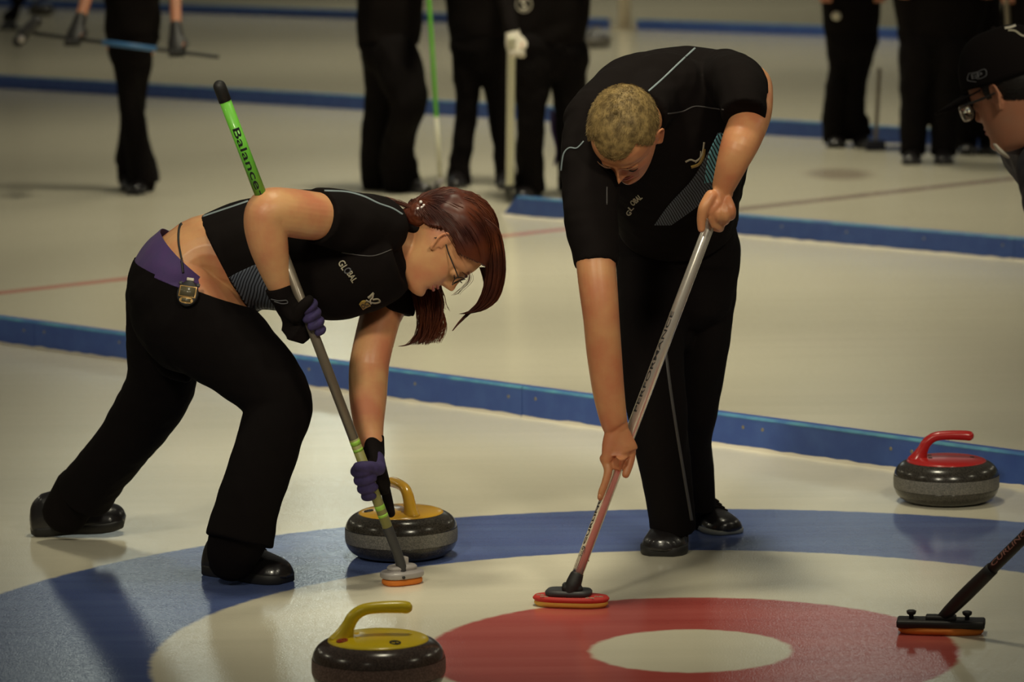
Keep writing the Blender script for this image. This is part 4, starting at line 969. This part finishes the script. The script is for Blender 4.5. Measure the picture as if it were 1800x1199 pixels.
# shirt
b = MB()
b.tube([n(1192, 392, 9.69, 106, .135), n(1188, 345, 9.62, 114, .14), n(1180, 290, 9.53, 128, .14), n(1172, 235, 9.43, 136, .135), n(1168, 190, 9.35, 120, .125), n(1155, 160, 9.28, 84, .09)], cap=('f', 'r'), n=48)
b.tube([n(1046, 210, 9.18, 54, .080), n(1082, 182, 9.24, 62, .09), n(1120, 158, 9.32, 64, .10), n(1190, 146, 9.39, 63, .105), n(1250, 146, 9.41, 58, .10), n(1290, 148, 9.38, 52, .08)], n=36)
b.tube([n(1048, 205, 9.19, 52, .080), n(1038, 270, 9.13, 52, .078), n(1038, 340, 9.08, 50, .075), n(1040, 400, 9.04, 46, .068), n(1045, 440, 9.015, 41, .062), n(1047, 466, 9.0, 38, .058)], cap=('r', 'f'), n=32)
b.tube([n(1276, 140, 9.37, 54, .085), n(1296, 148, 9.25, 50, .08), n(1305, 172, 9.155, 42, .074), n(1307, 202, 9.12, 39, .072)], cap=('r', 'f'), n=32)
b.tube([(P(1278, 280, 9.62), .06, .05), (P(1262, 340, 9.66), .062, .05)], n=20)
b.tube([(P(1160, 160, 9.28), .084, .075), (P(1138, 185, 9.20), .074, .070), (P(1126, 202, 9.155), .068, .068)], ref=CR, cap=('r', 'f'), n=28)
ms_ = b.build('shirt', M['black_cloth'], mt, vox=.005, smooth=4, disp=lambda co: wav(co, 31, 20, .0028)+wav(co, 32, 55, .0013))
bm_ = [drop(ms_)]
decal('piping', strip2d([(1140, 160), (1165, 138), (1192, 112), (1222, 84)], 3), bm_, M['piping'], mt)
decal('piping', strip2d([(1174, 200), (1200, 196), (1222, 187), (1250, 190), (1272, 193)], 2.2), bm_, M['piping_dim'], mt)
decal('piping', strip2d([(986, 300), (990, 272), (1000, 260), (1014, 260), (1026, 248)], 2.2), bm_, M['piping'], mt)
decal('piping', strip2d([(1067, 328), (1067, 360)], 2), bm_, M['piping_dim'], mt)
decal('side_panel', band2d([(1262, 233), (1244, 270), (1216, 316), (1176, 360), (1150, 396)], [(1278, 233), (1276, 262), (1262, 305), (1240, 350), (1180, 396)], m=16, k=16), bm_, M['grey_stripes'], mt, off=.0015)
decal('side_flash', band2d([(1262, 235), (1248, 264), (1241, 296), (1238, 322)], [(1276, 235), (1274, 262), (1262, 298), (1252, 320)], m=8, k=12), bm_, M['blue_stripes'], mt, off=.0028)
decal('chest_lettering', text2d('G', (1105, 375), (.75, -.75), 9, 8, bold=.02), bm_, M['pale_ink'], mt, off=.0018)
decal('chest_lettering', text2d('L', (1109, 366), (.75, -.75), 9, 7, bold=.02), bm_, M['pale_ink'], mt, off=.0018)
decal('chest_lettering', text2d('OBAL', (1118, 352), (.72, -.6), 10, 22, bold=.02), bm_, M['pale_ink'], mt, off=.0018)
decal('emblem', strip2d([(1205, 285), (1214, 281), (1224, 283), (1234, 272), (1238, 250)], 3), bm_, M['pale_ink'], mt, off=.0018)
decal('emblem', strip2d([(1215, 294), (1228, 289), (1236, 276), (1238, 262)], 5), bm_, M['gold_ink'], mt, off=.0018)
decal('emblem', strip2d([(1222, 286), (1230, 278), (1232, 266)], 2), bm_, M['pale_ink'], mt, off=.0018)
shoe(mt, G(1184, 950), G(1162, 980), width=.118, height=.115)
shoe(mt, G(1218, 920), G(1288, 941), width=.105, height=.09, sole_m=M['grey_sole'], sole_t=.016)
b = MB(); b.tube([n(1182, 920, 9.68, 30, .05), n(1182, 950, 9.72, 26, .045)]); b.build('sock', M['black_cloth'], mt)
b = MB(); b.tube([n(1234, 880, 9.92, 22, .05), n(1230, 912, 9.93, 20, .045)]); b.build('sock', M['black_cloth'], mt)

# ------------------------------------------------------------------ the capped player leaning in from the right
ct = thing('person', 'player in black cap and glasses leaning into the frame at the right edge', 'person', V((1.35, 8.45, 0)))
cm = basis((-.30, .16, .94), (-.66, .50, -.56)); co_ = P(1780, 166, 7.85); CS = .92
b = MB(); add_head(b, cm, co_, CS, nose=.8)
b.tube([(P(1768, 185, 7.88), .058, .058), (P(1795, 212, 7.95), .058, .060), (P(1830, 250, 8.02), .064, .068)], n=24)
b.tube([n(1860, 260, 8.05, 70, .13), n(1960, 330, 8.2, 80, .14), n(2060, 440, 8.4, 80, .13)], n=20)
CW = P(1985, 775, 8.14); crl = CR
b.tube([n(1850, 330, 7.86, 38), n(1870, 450, 7.82, 36), n(1905, 560, 7.86, 32), n(1950, 680, 8.0, 26), (CW, .026, .022)], n=20)
c_sh = lambda t: (G(1656, 1113)+V((0, 0, .036))).lerp(P(2110, 640, 8.05), t)
ca = (c_sh(0)-c_sh(1)).normalized()
Hc = grip(c_sh(.72), ca, V((-.2, -.8, .6)), .0135, CW, s=1.0, qh=V((1, .3, -.3)))
add_hand(b, Hc)
b.tube([n(2040, 460, 8.35, 60), n(2000, 640, 8.3, 50), n(1990, 830, 8.5, 40), (G(1990, 1000)+V((0, .2, .08)), .045, .045)], n=16)
b.build('body', M['skin_dim'], ct, vox=.0034, smooth=2)
face_details(cm, co_, CS, ct, M['hair_dark'])
def ok_cap(p):
    x, y, z = p
    if y > .03: return -1
    if y > -.01: return (z-.002)/.03
    return (z+.045-(y+.1)*.4)/.03
short_hair(cm, co_, CS, ct, ok_cap, M['hair_dark'], 2500, 9, th=.006, ln=.014)
# navy jacket and trousers
b = MB()
b.tube([n(1812, 235, 7.98, 46, .09), n(1850, 262, 8.03, 78, .17), n(1900, 300, 8.1, 100, .21), n(1970, 360, 8.22, 104, .20), n(2050, 440, 8.36, 98, .17), n(2080, 480, 8.42, 80, .15)], n=40)
b.tube([n(1848, 300, 7.90, 62, .075), n(1858, 370, 7.84, 54, .066), n(1872, 450, 7.82, 47, .06), n(1905, 560, 7.86, 42, .055), n(1945, 670, 7.99, 34, .046)], cap=('r', 'f'), n=28)
b.tube([n(1900, 320, 8.32, 56, .07), n(1940, 450, 8.40, 46, .06), n(2010, 560, 8.40, 40, .055)], n=24)
b.build('jacket', M['navy_cloth'], ct, vox=.005, smooth=3, disp=lambda co: wav(co, 41, 26, .0035)+wav(co, 42, 70, .0015))
b = MB(); b.tube([(P(1790, 205, 7.94), .072, .074), (P(1803, 220, 7.965), .074, .078)], cap=('f', 'f'), n=28); b.build('collar', M['navy_cloth'], ct, vox=.004, smooth=2)
b = MB(); b.tube([(P(1749, 254, 7.845), .004, .012), (P(1757, 264, 7.85), .006, .016), (P(1768, 273, 7.87), .004, .012)], n=12); b.build('collar_lining', M['white_ink'], ct)
b = MB()
b.tube([n(2060, 440, 8.38, 92, .16), n(2070, 520, 8.44, 100, .17), n(2040, 600, 8.45, 90, .15)], n=28)
b.tube([n(2050, 560, 8.34, 84, .1), n(1990, 680, 8.15, 72, .09), n(1985, 790, 8.25, 60, .08), n(1995, 900, 8.45, 52, .07), (G(1998, 1010)+V((0, 0, .05)), .065, .065)], cap=('r', 'f'), n=28)
b.tube([n(2090, 560, 8.5, 84, .1), n(2080, 720, 8.6, 66, .09), n(2100, 850, 8.8, 52, .08), (G(2110, 950)+V((0, 0, .05)), .06, .06)], cap=('r', 'f'), n=28)
b.build('trousers', M['black_pants'], ct, vox=.006, smooth=3)
p_ = G(1998, 1010); shoe(ct, p_+V((.06, .05, 0)), p_+V((-.17, -.10, 0))); p_ = G(2110, 950); shoe(ct, p_+V((.06, .05, 0)), p_+V((-.17, -.10, 0)))
# cap: crown, brim, button, marks
cap = thing('baseball_cap', 'black cap with pale emblem on the player at the right edge', 'cap', co_+cm @ V((0, 0, .05)))
b = MB(); rr = []
for i in range(20):
    a = math.pi/2*i/19; rr.append([co_+cm @ V(((.086*math.cos(a)**.72)*math.cos(t), -.006+(.108*math.cos(a)**.72)*math.sin(t), .030+.112*math.sin(a)+.010*max(0, math.sin(t))*math.cos(a)) if True else 0) for t in [2*math.pi*j/56 for j in range(56)]])
b.rings(rr, cap=(False, True)); crown = b.build('crown', M['black_cloth'], cap); so = crown.modifiers.new('t', 'SOLIDIFY'); so.thickness = .003
b = MB(); vs = []
for i in range(29):
    t = math.radians(18+144*i/28); out_ = math.sin(math.pi*i/28)**.6
    for k in range(9):
        u = k/8; x = .086*math.cos(t)*(1-.10*u); y = -.006+.106*math.sin(t)+u*.086*out_; z = .036-.018*u*out_-.012*(x/.08)**2
        b.v.append(tuple(co_+cm @ V((x, y, z))))
    if i: b.f.extend([((i-1)*9+k, (i-1)*9+k+1, i*9+k+1, i*9+k) for k in range(8)])
br = b.build('brim', M['black_cloth'], cap); so = br.modifiers.new('t', 'SOLIDIFY'); so.thickness = .0035
b = MB(); b.ell(co_+cm @ V((0, -.006, .143)), (.007, .007, .004), cm, n=14, m=8); b.build('button', M['black_cloth'], cap)
bc = [drop(crown)]
decal('side_mark', strip2d([(1703, 129), (1701, 141), (1716, 144)], 1.4), bc, M['grey_ink'], cap, off=.002); decal('side_mark', strip2d([(1703, 129), (1716, 127), (1731, 122), (1733, 133), (1718, 139), (1717, 127)], 1.4), bc, M['grey_ink'], cap, off=.002)
decal('side_letters', text2d('EP', (1717, 133), (.97, -.2), 9, 20, bold=.01), bc, M['grey_ink'], cap, off=.0028)
decal('emblem', strip2d([(1766, 49), (1777, 47), (1787, 44), (1800, 45), (1812, 48)], 4), bc, M['white_ink'], cap, off=.002)
decal('emblem', strip2d([(1772, 53), (1784, 54), (1796, 62), (1806, 64)], 3), bc, M['pale_ink'], cap, off=.002)
# glasses
gt = thing('eyeglasses', 'thick dark-rimmed glasses under the black cap brim at right', 'glasses', co_+cm @ V((0, .1, 0)))
Ec = lambda x, y, z: co_+cm @ V((x, y, z))
for sx in (-1, 1):
    b = MB(); b.tube([(Ec(sx*(.033+.025*math.copysign(abs(math.cos(t))**.7, math.cos(t))), .104-.006*abs(math.cos(t)), -.004+.017*math.copysign(abs(math.sin(t))**.7, math.sin(t))), .0018) for t in [2*math.pi*i/20 for i in range(21)]], n=8, k=2, cap=('f', 'f')); b.build('rim', M['white_ink'], gt)
    b = MB(); b.prism([(.024*math.cos(t), .016*math.sin(t)) for t in [2*math.pi*i/28 for i in range(28)]], -.0006, .0006, Ec(sx*.033, .101, -.004), cm @ Matrix.Rotation(-math.pi/2, 3, 'X')); b.build('lens', M['lens'], gt)
    b = MB(); b.tube([(Ec(sx*.058, .096, .006), .0026), (Ec(sx*.078, .072, .008), .0026), (Ec(sx*.081, .03, .008), .0026), (Ec(sx*.082, -.005, .010), .002)], n=8, k=4); b.build('temple_arm', M['black_ink'], gt)
b = MB(); b.tube([(Ec(-.009, .104, 0), .0016), (Ec(0, .108, .002), .0016), (Ec(.009, .104, 0), .0016)], n=8, k=4); b.build('bridge', M['black_ink'], gt)
# his broom
cbm = thing('curling_broom', 'dark broom with orange pad and two black knobs at the bottom right', 'broom', G(1655, 1118))
h0 = G(1654, 1113); RM2 = Matrix.Rotation(math.radians(-9), 3, 'Z')
b = MB(); b.tube([(c_sh(.20), .0135), (c_sh(1.0), .0135)], n=24, k=1, cap=('f', 'r')); b.build('shaft', M['black_rubber'], cbm)
b = MB(); b.tube([(c_sh(-.012), .011), (c_sh(.03), .0145), (c_sh(.10), .0165), (c_sh(.205), .0155)], n=24, k=4, cap=('r', 'f')); b.build('socket_sleeve', M['black_rubber'], cbm)
text_on_tube('lettering', 'CURLING BROOMS', c_sh(.36), -ca, (CC-c_sh(.3)).normalized()+CU*.4-CR*.4, .0135, .012, .27, M['pink_ink'], cbm)
b = MB(); b.prism(oval(.098, .036, 56, .75), .0006, .017, h0, RM2, bev=.006); b.build('brush_pad', M['orange_pad'], cbm)
b = MB(); b.box(h0+V((0, 0, .0245)), (.101, .032, .0085), RM2, bev=.005); b.box(h0+V((0, 0, .036)), (.035, .016, .006), RM2, bev=.003); b.build('brush_holder', M['black_rubber'], cbm)
for x in (-.068, .060):
    b = MB(); b.lathe([(.0055, .030), (.0055, .041), (.0105, .045), (.0115, .051), (.008, .053), (.001, .053)], h0+RM2 @ V((x, 0, 0)), n=20); b.build('knob', M['black_rubber'], cbm)

# ------------------------------------------------------------------ players standing behind
def bystander(label, Y, legs, torso, arms=(), shoes=(), hands=(), skin_arm=False, face=(0, -1, 0), glove=None, hair='hair_dark', width=.2, extra_black=()):
    bx_, by_ = legs[0][-1][0], legs[0][-1][1]; g = G(bx_, by_+10); t = thing('person', label, 'person', V((g.x, Y, 0)))
    lo = P(torso[-1][0], torso[-1][1], Y); cx = P(torso[0][0], torso[0][1], Y).x; top = P(torso[0][0], torso[0][1], Y)
    ctr = lambda z, dx=0: V((cx+dx, Y, z))
    z0 = top.z
    # body: head, neck, inner trunk and limbs as one surface
    b = MB(); hz = 1.63; hm_ = basis((0, -.05, 1), face)
    b.rings(head_points(hm_, ctr(hz), .98, 1, 48, 50)); 
    for sx in (-1, 1): b.ell(ctr(hz)+hm_ @ V((sx*.078, -.006, .002)), (.008, .016, .028), hm_, n=10, m=8)
    b.tube([(ctr(hz-.05)+V((0, .01, 0)), .055), (ctr(hz-.16), .058), (ctr(hz-.24), .07)], n=16)
    b.tube([(ctr(1.40), .13, .08), (ctr(max(1.15, z0+.1)), .13, .09), (lo, .13, .09)], n=16)
    for lg in legs: b.tube([(P(x, y, Y+dy), r/ppm(P(x, y, Y))*(.7-.35*(k/(len(lg)-1)))) for k, (x, y, r, dy) in enumerate(lg)], n=12)
    for ar in arms:
        b.tube([(V(p), r*.82) if not isinstance(p, tuple) or len(p) == 3 else (P(p[0], p[1], p[2]), r*.82) for p, r in ar['path']], n=12)
        # a loosely closed hand
        hp_ = ar['hand']; d = ar['dir']; sd = ar.get('side', CR)
        b.tube([(hp_, .022, .032), (hp_+d*.05, .020, .038), (hp_+d*.085, .018, .036)], ref=sd, n=14)
        for k in range(4):
            o_ = sd*(.027-.018*k); b.tube([(hp_+d*.08+o_, .0095), (hp_+d*.11+o_-CF*.012, .009), (hp_+d*.125+o_+CF*.012*.2-CF*.03, .0085), (hp_+d*.105+o_-CF*.042, .0075)], n=8, k=3)
        b.tube([(hp_+d*.02+sd*.03, .012), (hp_+d*.05+sd*.045-CF*.015, .0105), (hp_+d*.075+sd*.035-CF*.03, .009)], n=8, k=3)
    b.build('body', M['skin_dim'], t, vox=.006, smooth=2)
    short_hair(hm_, ctr(hz), .98, t, ok_man, M[hair], 300, 3, th=.012, ln=.02)
    b = MB()
    for lg in legs: b.tube([(P(x, y, Y+dy), r/ppm(P(x, y, Y)), r/ppm(P(x, y, Y))*1.15) for x, y, r, dy in lg], cap=('r', 'f'), n=24)
    tl = torso[-2:]
    b.tube([(P(x, y, Y), r/ppm(P(x, y, Y)), .13) for x, y, r in tl], n=28)
    for p, r in extra_black: b.ell(P(*p, Y), (r, .1, r))
    b.build('trousers', M['black_pants'], t, vox=.009, smooth=4, disp=lambda co: wav(co, int(bx_), 18, .006)+wav(co, int(bx_)+1, 45, .002))
    b = MB(); tt = [(P(x, y, Y), r/ppm(P(x, y, Y)), .135) for x, y, r in torso]
    b.tube([(ctr(1.44), .10, .075), (ctr(1.38), width, .11), (ctr(1.25), width*.98, .125)]+([(ctr(1.12), width*.92, .13)] if z0 < 1.0 else [])+tt[:-1], cap=('r', 'f'), n=32)
    for ar in arms:
        q = ar['path'] if not skin_arm else ar['path'][:2]
        b.tube([(V(p), r*1.12) for p, r in q], cap=('r', 'f'), n=18)
    b.build('jacket' if not skin_arm else 'shirt', M['black_cloth'], t, vox=.008, smooth=3, disp=lambda co: wav(co, int(bx_)+3, 16, .005))
    if glove:
        for ar in arms:
            hp_ = ar['hand']; d = ar['dir']; sd = ar.get('side', CR); b = MB()
            b.tube([(hp_-d*.06, .032), (hp_, .030, .038), (hp_+d*.05, .029, .047), (hp_+d*.09, .026, .045)], ref=sd, n=16)
            for k in range(4):
                o_ = sd*(.032-.021*k); b.tube([(hp_+d*.08+o_, .0135), (hp_+d*.115+o_-CF*.012, .013), (hp_+d*.13+o_-CF*.03, .0125), (hp_+d*.105+o_-CF*.045, .011)], n=8, k=3)
            b.tube([(hp_+d*.02+sd*.034, .016), (hp_+d*.055+sd*.052-CF*.015, .0145), (hp_+d*.08+sd*.042-CF*.03, .0125)], n=8, k=3)
            b.build('glove', M[glove], t, vox=.005, smooth=2)
    for k, ((hx, hy), (tx, ty), w_) in enumerate(shoes):
        e_ = legs[k][-1]; q = P(e_[0], e_[1], Y+e_[3]); d_ = G(tx, ty)-G(hx, hy); d_.z = 0; d_.normalize(); q.z = 0; r_ = e_[2]/ppm(q)
        b = MB(); b.tube([(q+V((0, 0, .14)), r_*.8), (q+V((0, 0, .05)), r_*.75)], n=14); b.build('sock', M['black_cloth'], t)
        shoe(t, q-d_*.085, q+d_*.20, width=w_, height=.10, lace=False)
    return t
def armp(cx, Y, side, elbow, wrist, hand_len=None, r=(.055, .045, .034)):
    sh_ = V((cx+side*.19, Y, 1.36)); d = (wrist-elbow).normalized()
    return {'path': [(sh_, r[0]), (sh_.lerp(elbow, .55), r[0]*.92), (elbow, r[1]), (wrist, r[2])], 'hand': wrist, 'dir': d}
# walker at left carrying a broom
Y1 = 20.1; x1 = P(232, 10, Y1).x
a1 = armp(x1, Y1, -1, P(168, -60, Y1-.05), P(137, 46, Y1-.33)); a2 = armp(x1, Y1, 1, P(305, -70, Y1-.05), P(310, 62, Y1-.33))
bystander('gloved player at upper left walking with a broom held level across the thighs', Y1,
    legs=[[(240, 50, 34, 0), (240, 100, 30, .02), (234, 150, 24, .05), (232, 200, 22, .10), (232, 250, 25, .12), (224, 290, 24, .16)], [(228, 50, 36, 0), (226, 100, 28, -.02), (226, 160, 21, -.02), (236, 220, 22, -.02), (248, 280, 25, 0), (252, 322, 30, 0)]],
    torso=[(233, 0, 50), (233, 30, 50), (233, 60, 49), (230, 85, 42)], arms=(a1, a2), skin_arm=True, glove='black_rubber', face=(.1, -1, 0), hair='hair_dark',
    shoes=(((248, 326), (256, 336), .10), ((228, 300), (200, 308), .10)))
bt = thing('curling_broom', 'blurred blue-shafted broom carried level by the walking player at upper left', 'broom', P(210, 75, Y1-.35))
def bq(x, dy=0): return P(x, 57+(x-45)*(100-57)/(383-45)+dy, Y1-.36)
b = MB(); b.tube([(bq(62), .011), (bq(382), .011)], n=14, k=1); b.build('shaft', M['black_rubber'], bt)
b = MB(); b.tube([(bq(180), .0145), (bq(275), .0145)], n=14, k=1, cap=('f', 'f')); b.build('blue_grip', M['blue_shaft'], bt)
b = MB(); b.tube([(P(64, 38, Y1-.36), .030, .03), (P(47, 56, Y1-.36), .036, .04), (P(32, 74, Y1-.36), .032, .03)], n=20, sq=.8); b.build('brush_head', M['dark_grey'], bt)
b = MB(); b.ell(P(37, 69, Y1-.40), (.02, .012, .02)); b.build('head_bolt', M['grey_plastic'], bt)
# three in the middle
Y2 = 19.9; x2 = P(684, 0, Y2).x
bystander('leftmost of the three middle players, knees bent, behind the bent woman\'s back', Y2,
    legs=[[(694, 95, 44, -.03), (712, 150, 40, -.12), (716, 195, 30, -.16), (702, 240, 28, -.06), (700, 290, 32, 0), (710, 336, 33, 0)], [(672, 95, 40, .05), (675, 150, 34, .08), (668, 200, 29, .10), (664, 250, 30, .14), (664, 300, 30, .18), (668, 340, 30, .18)]],
    torso=[(686, 0, 58), (684, 40, 58), (682, 75, 54), (684, 100, 46)], arms=(armp(x2, Y2, -1, P(636, -120, Y2), P(650, -70, Y2-.2)), armp(x2, Y2, 1, P(740, -120, Y2), P(736, -70, Y2-.2))), face=(.9, -.3, 0),
    shoes=(((706, 346), (752, 350), .10), ((664, 338), (700, 342), .10)))
Y3 = 20.2; x3 = P(836, 0, Y3).x
bystander('middle player of the three standing together, feet apart beside the green broom', Y3,
    legs=[[(822, 80, 32, 0), (822, 130, 26, 0), (820, 190, 20, 0), (814, 240, 19, 0), (808, 290, 19, 0), (806, 322, 21, 0)], [(862, 80, 32, 0), (868, 130, 24, 0), (876, 190, 20, 0), (882, 240, 19, 0), (886, 290, 18, 0), (888, 330, 20, 0)]],
    torso=[(836, 0, 54), (838, 35, 52), (840, 65, 50), (841, 90, 44)], arms=(armp(x3, Y3, -1, P(782, -120, Y3), P(786, -70, Y3-.2)), armp(x3, Y3, 1, P(892, -120, Y3), P(880, -70, Y3-.2))), face=(.2, -1, 0),
    shoes=(((806, 322), (796, 332), .10), ((888, 330), (892, 342), .10)))
Y4 = 19.5; x4 = P(966, 0, Y4).x
bystander('right-hand player of the middle three, pale glove on a white broom', Y4,
    legs=[[(936, 90, 44, -.02), (934, 150, 34, -.06), (932, 210, 25, -.08), (932, 270, 25, -.04), (934, 335, 27, 0)], [(996, 90, 40, .02), (1000, 150, 32, .02), (1002, 210, 26, .02), (1002, 270, 24, .04), (1006, 335, 24, .05)]],
    torso=[(968, 0, 70), (966, 40, 68), (962, 75, 66), (962, 105, 58)], arms=(armp(x4, Y4, -1, P(884, -40, Y4-.1), P(902, 62, Y4-.32)), armp(x4, Y4, 1, P(1040, -120, Y4), P(1024, -70, Y4-.15))), face=(-.7, -.6, 0), glove='white_ink',
    shoes=(((930, 348), (884, 362), .11), ((1006, 336), (1000, 346), .10)), width=.22)
t4 = thing('badge', 'blurred round pale badge on the sleeve of the player holding the white broom', 'badge', P(921, 8, Y4-.20))
vs, fs, asp = text_mesh('S', bold=.02); me = bpy.data.meshes.new('number'); me.from_pydata([tuple(P(921, 8, Y4-.215)+CR*(x*.06)+CU*(y*.06)) for x, y in vs], [], fs); o_ = link('letter', me, M['white_ink'], t4); so = o_.modifiers.new('t', 'SOLIDIFY'); so.thickness = .002
b = MB(); b.lathe([(.036, 0), (.042, 0), (.042, .003), (.036, .003), (.036, 0)], P(921, 8, Y4-.20), Matrix.Rotation(math.pi/2, 3, 'X'), n=28, cap=(False, False)); b.build('ring', M['white_ink'], t4)
gb = thing('curling_broom', 'green and white broom standing upright between the middle players', 'broom', G(774, 338))
def gq(y): return P(754+(y-0)*(775-754)/330, y, 19.8+(330-y)*.0004)
b = MB(); b.tube([(gq(-60), .0115), (gq(205), .0115)], n=14, k=1); b.build('green_upper_shaft', M['green_shaft'], gb)
b = MB(); b.tube([(gq(203), .0105), (gq(326), .0105)], n=14, k=1, cap=('f', 'f')); b.build('shaft', M['white_shaft'], gb)
b = MB(); b.tube([(P(776, 318, 19.8), .016), (P(768, 330, 19.8), .030, .022), (G(768, 338)+V((0, 0, .02)), .03, .02)], n=16); b.build('brush_head', M['grey_plastic'], gb)
b = MB(); b.ell(P(768, 328, 19.73), (.012, .02, .026)); b.build('joint', M['black_rubber'], gb)
wbm = thing('curling_broom', 'thick white broom held upright by the pale glove', 'broom', G(892, 335))
b = MB(); p0, p1 = P(899, 70, Y4-.42), P(896, 326, Y4-.25); b.tube([(p0, .0205), (p1, .0205)], n=20, k=1); b.build('shaft', M['white_shaft'], wbm)
b = MB(); b.box(G(893, 334)+V((0, .02, .022)), (.05, .03, .02), bev=.008); b.tube([(p1, .022), (G(893, 334)+V((0, .02, .03)), .02)]); b.build('brush_head', M['dark_grey'], wbm, vox=.004, smooth=2)
b = MB(); b.tube([(P(970, 195, Y4+.16), .008, .006), (P(975, 225, Y4+.16), .022, .012), (P(981, 262, Y4+.16), .014, .01), (P(974, 290, Y4+.16), .005)], n=16); tag(b.build('towel', M['purple_cloth']), 'purple cloth hanging between the legs of the rightmost middle player', 'towel')
# right group
Y5 = 22.5; x5 = P(1496, 0, Y5).x
bystander('player in black standing at upper right with a pale spot on the hip', Y5,
    legs=[[(1478, 70, 28, 0), (1478, 120, 24, 0), (1472, 170, 24, 0), (1468, 215, 24, .02), (1472, 248, 25, .02)], [(1514, 70, 30, 0), (1506, 120, 24, 0), (1500, 170, 22, 0), (1504, 215, 22, 0), (1512, 242, 22, 0)]],
    torso=[(1496, 0, 52), (1496, 30, 51), (1495, 55, 48), (1495, 80, 42)], arms=(armp(x5, Y5, -1, P(1442, -90, Y5), P(1448, -30, Y5-.1)), armp(x5, Y5, 1, P(1552, -90, Y5), P(1548, -30, Y5-.1))), face=(-.6, -.7, 0),
    shoes=(((1474, 254), (1468, 264), .11), ((1508, 250), (1534, 262), .11)))
b = MB(); b.ell(P(1470, 28, Y5-.17), (.028, .012, .026)); tag(b.build('badge', M['white_ink']), 'small pale round badge on the hip of the upper right player', 'badge')
sb = thing('curling_broom', 'thin dark broom standing upright behind the upper right player\'s shoes', 'broom', G(1540, 258))
b = MB(); b.tube([(P(1546, 122, 22.15), .012), (P(1539, 248, 22.15), .012)], n=12, k=1); b.build('shaft', M['bronze_shaft'], sb)
b = MB(); b.box(V((P(1538, 250, 22.15).x, 22.15, .03)), (.06, .03, .028), bev=.01); b.build('brush_head', M['navy_cloth'], sb)
Y6 = 21.3; x6 = P(1655, 0, Y6).x
bystander('broad player in a long black jacket standing left of the black cap', Y6,
    legs=[[(1618, 90, 40, 0), (1610, 150, 30, 0), (1607, 210, 25, 0), (1604, 272, 23, 0)], [(1672, 90, 42, 0), (1666, 150, 32, 0), (1662, 210, 26, 0), (1659, 274, 23, 0)]],
    torso=[(1654, -10, 84), (1652, 25, 80), (1648, 60, 72), (1646, 95, 62)], arms=(armp(x6, Y6, -1, P(1578, -110, Y6), P(1585, -40, Y6-.1)), armp(x6, Y6, 1, P(1738, -110, Y6), P(1735, -40, Y6-.1))), face=(.5, -.8, 0),
    shoes=(((1605, 276), (1600, 288), .11), ((1660, 276), (1660, 288), .11)), width=.24)
Y7 = 21.9; x7 = P(1722, 0, Y7).x
bystander('player in black mostly hidden behind the broad jacketed player and the cap', Y7,
    legs=[[(1702, 80, 34, 0), (1700, 150, 28, 0), (1700, 245, 24, 0)], [(1742, 80, 34, 0), (1742, 150, 26, 0), (1738, 245, 22, 0)]],
    torso=[(1715, -10, 46), (1715, 25, 46), (1718, 60, 48), (1720, 95, 46)], arms=(armp(x7, Y7, -1, P(1668, -100, Y7), P(1672, -30, Y7)), armp(x7, Y7, 1, P(1748, -100, Y7), P(1744, -40, Y7))), face=(-.5, -.8, 0),
    shoes=(((1702, 250), (1712, 262), .11), ((1740, 250), (1734, 262), .11)))
Y8 = 21.0; x8 = P(1800, 0, Y8).x
bystander('player in black cut off by the top right corner, beside a pale broom', Y8,
    legs=[[(1790, 80, 30, 0), (1788, 150, 26, 0), (1786, 258, 24, 0)], [(1830, 80, 30, 0), (1832, 150, 26, 0), (1836, 258, 24, 0)]],
    torso=[(1808, -10, 46), (1808, 25, 48), (1808, 60, 48), (1808, 95, 44)], arms=(armp(x8, Y8, -1, P(1762, -90, Y8), P(1768, -30, Y8-.1)), armp(x8, Y8, 1, P(1862, -90, Y8), P(1860, -40, Y8))), face=(-.7, -.7, 0),
    shoes=(((1786, 266), (1780, 276), .11), ((1836, 266), (1836, 276), .11)))
tb = thing('curling_broom', 'pale tan broom shaft beside the player in the top right corner', 'broom', G(1770, 262))
b = MB(); b.tube([(P(1768, -40, Y8-.4), .013), (P(1782, 280, Y8-.1), .013)], n=12, k=1); b.build('shaft', M['bronze_shaft'], tb)
b = MB(); b.box(G(1783, 285)+V((0, 0, .02)), (.05, .03, .018), bev=.008); b.build('brush_head', M['dark_grey'], tb)
# far away at the top left corner: two shoes and a leg
Yf = 38.5; xf = P(20, 0, Yf).x
bystander('tiny blurred player far off in the top left corner, one dark leg showing', Yf,
    legs=[[(10, -60, 12, 0), (16, -20, 9, 0), (30, 10, 7, 0), (22, 34, 7, 0)], [(34, -60, 12, 0), (40, -20, 9, .1), (38, 0, 7, .1), (10, 30, 7, .1)]],
    torso=[(22, -130, 26), (22, -100, 24), (22, -70, 22), (22, -50, 18)], arms=(), face=(.3, -1, 0), shoes=(((18, 36), (36, 40), .11), ((14, 38), (0, 42), .11)))
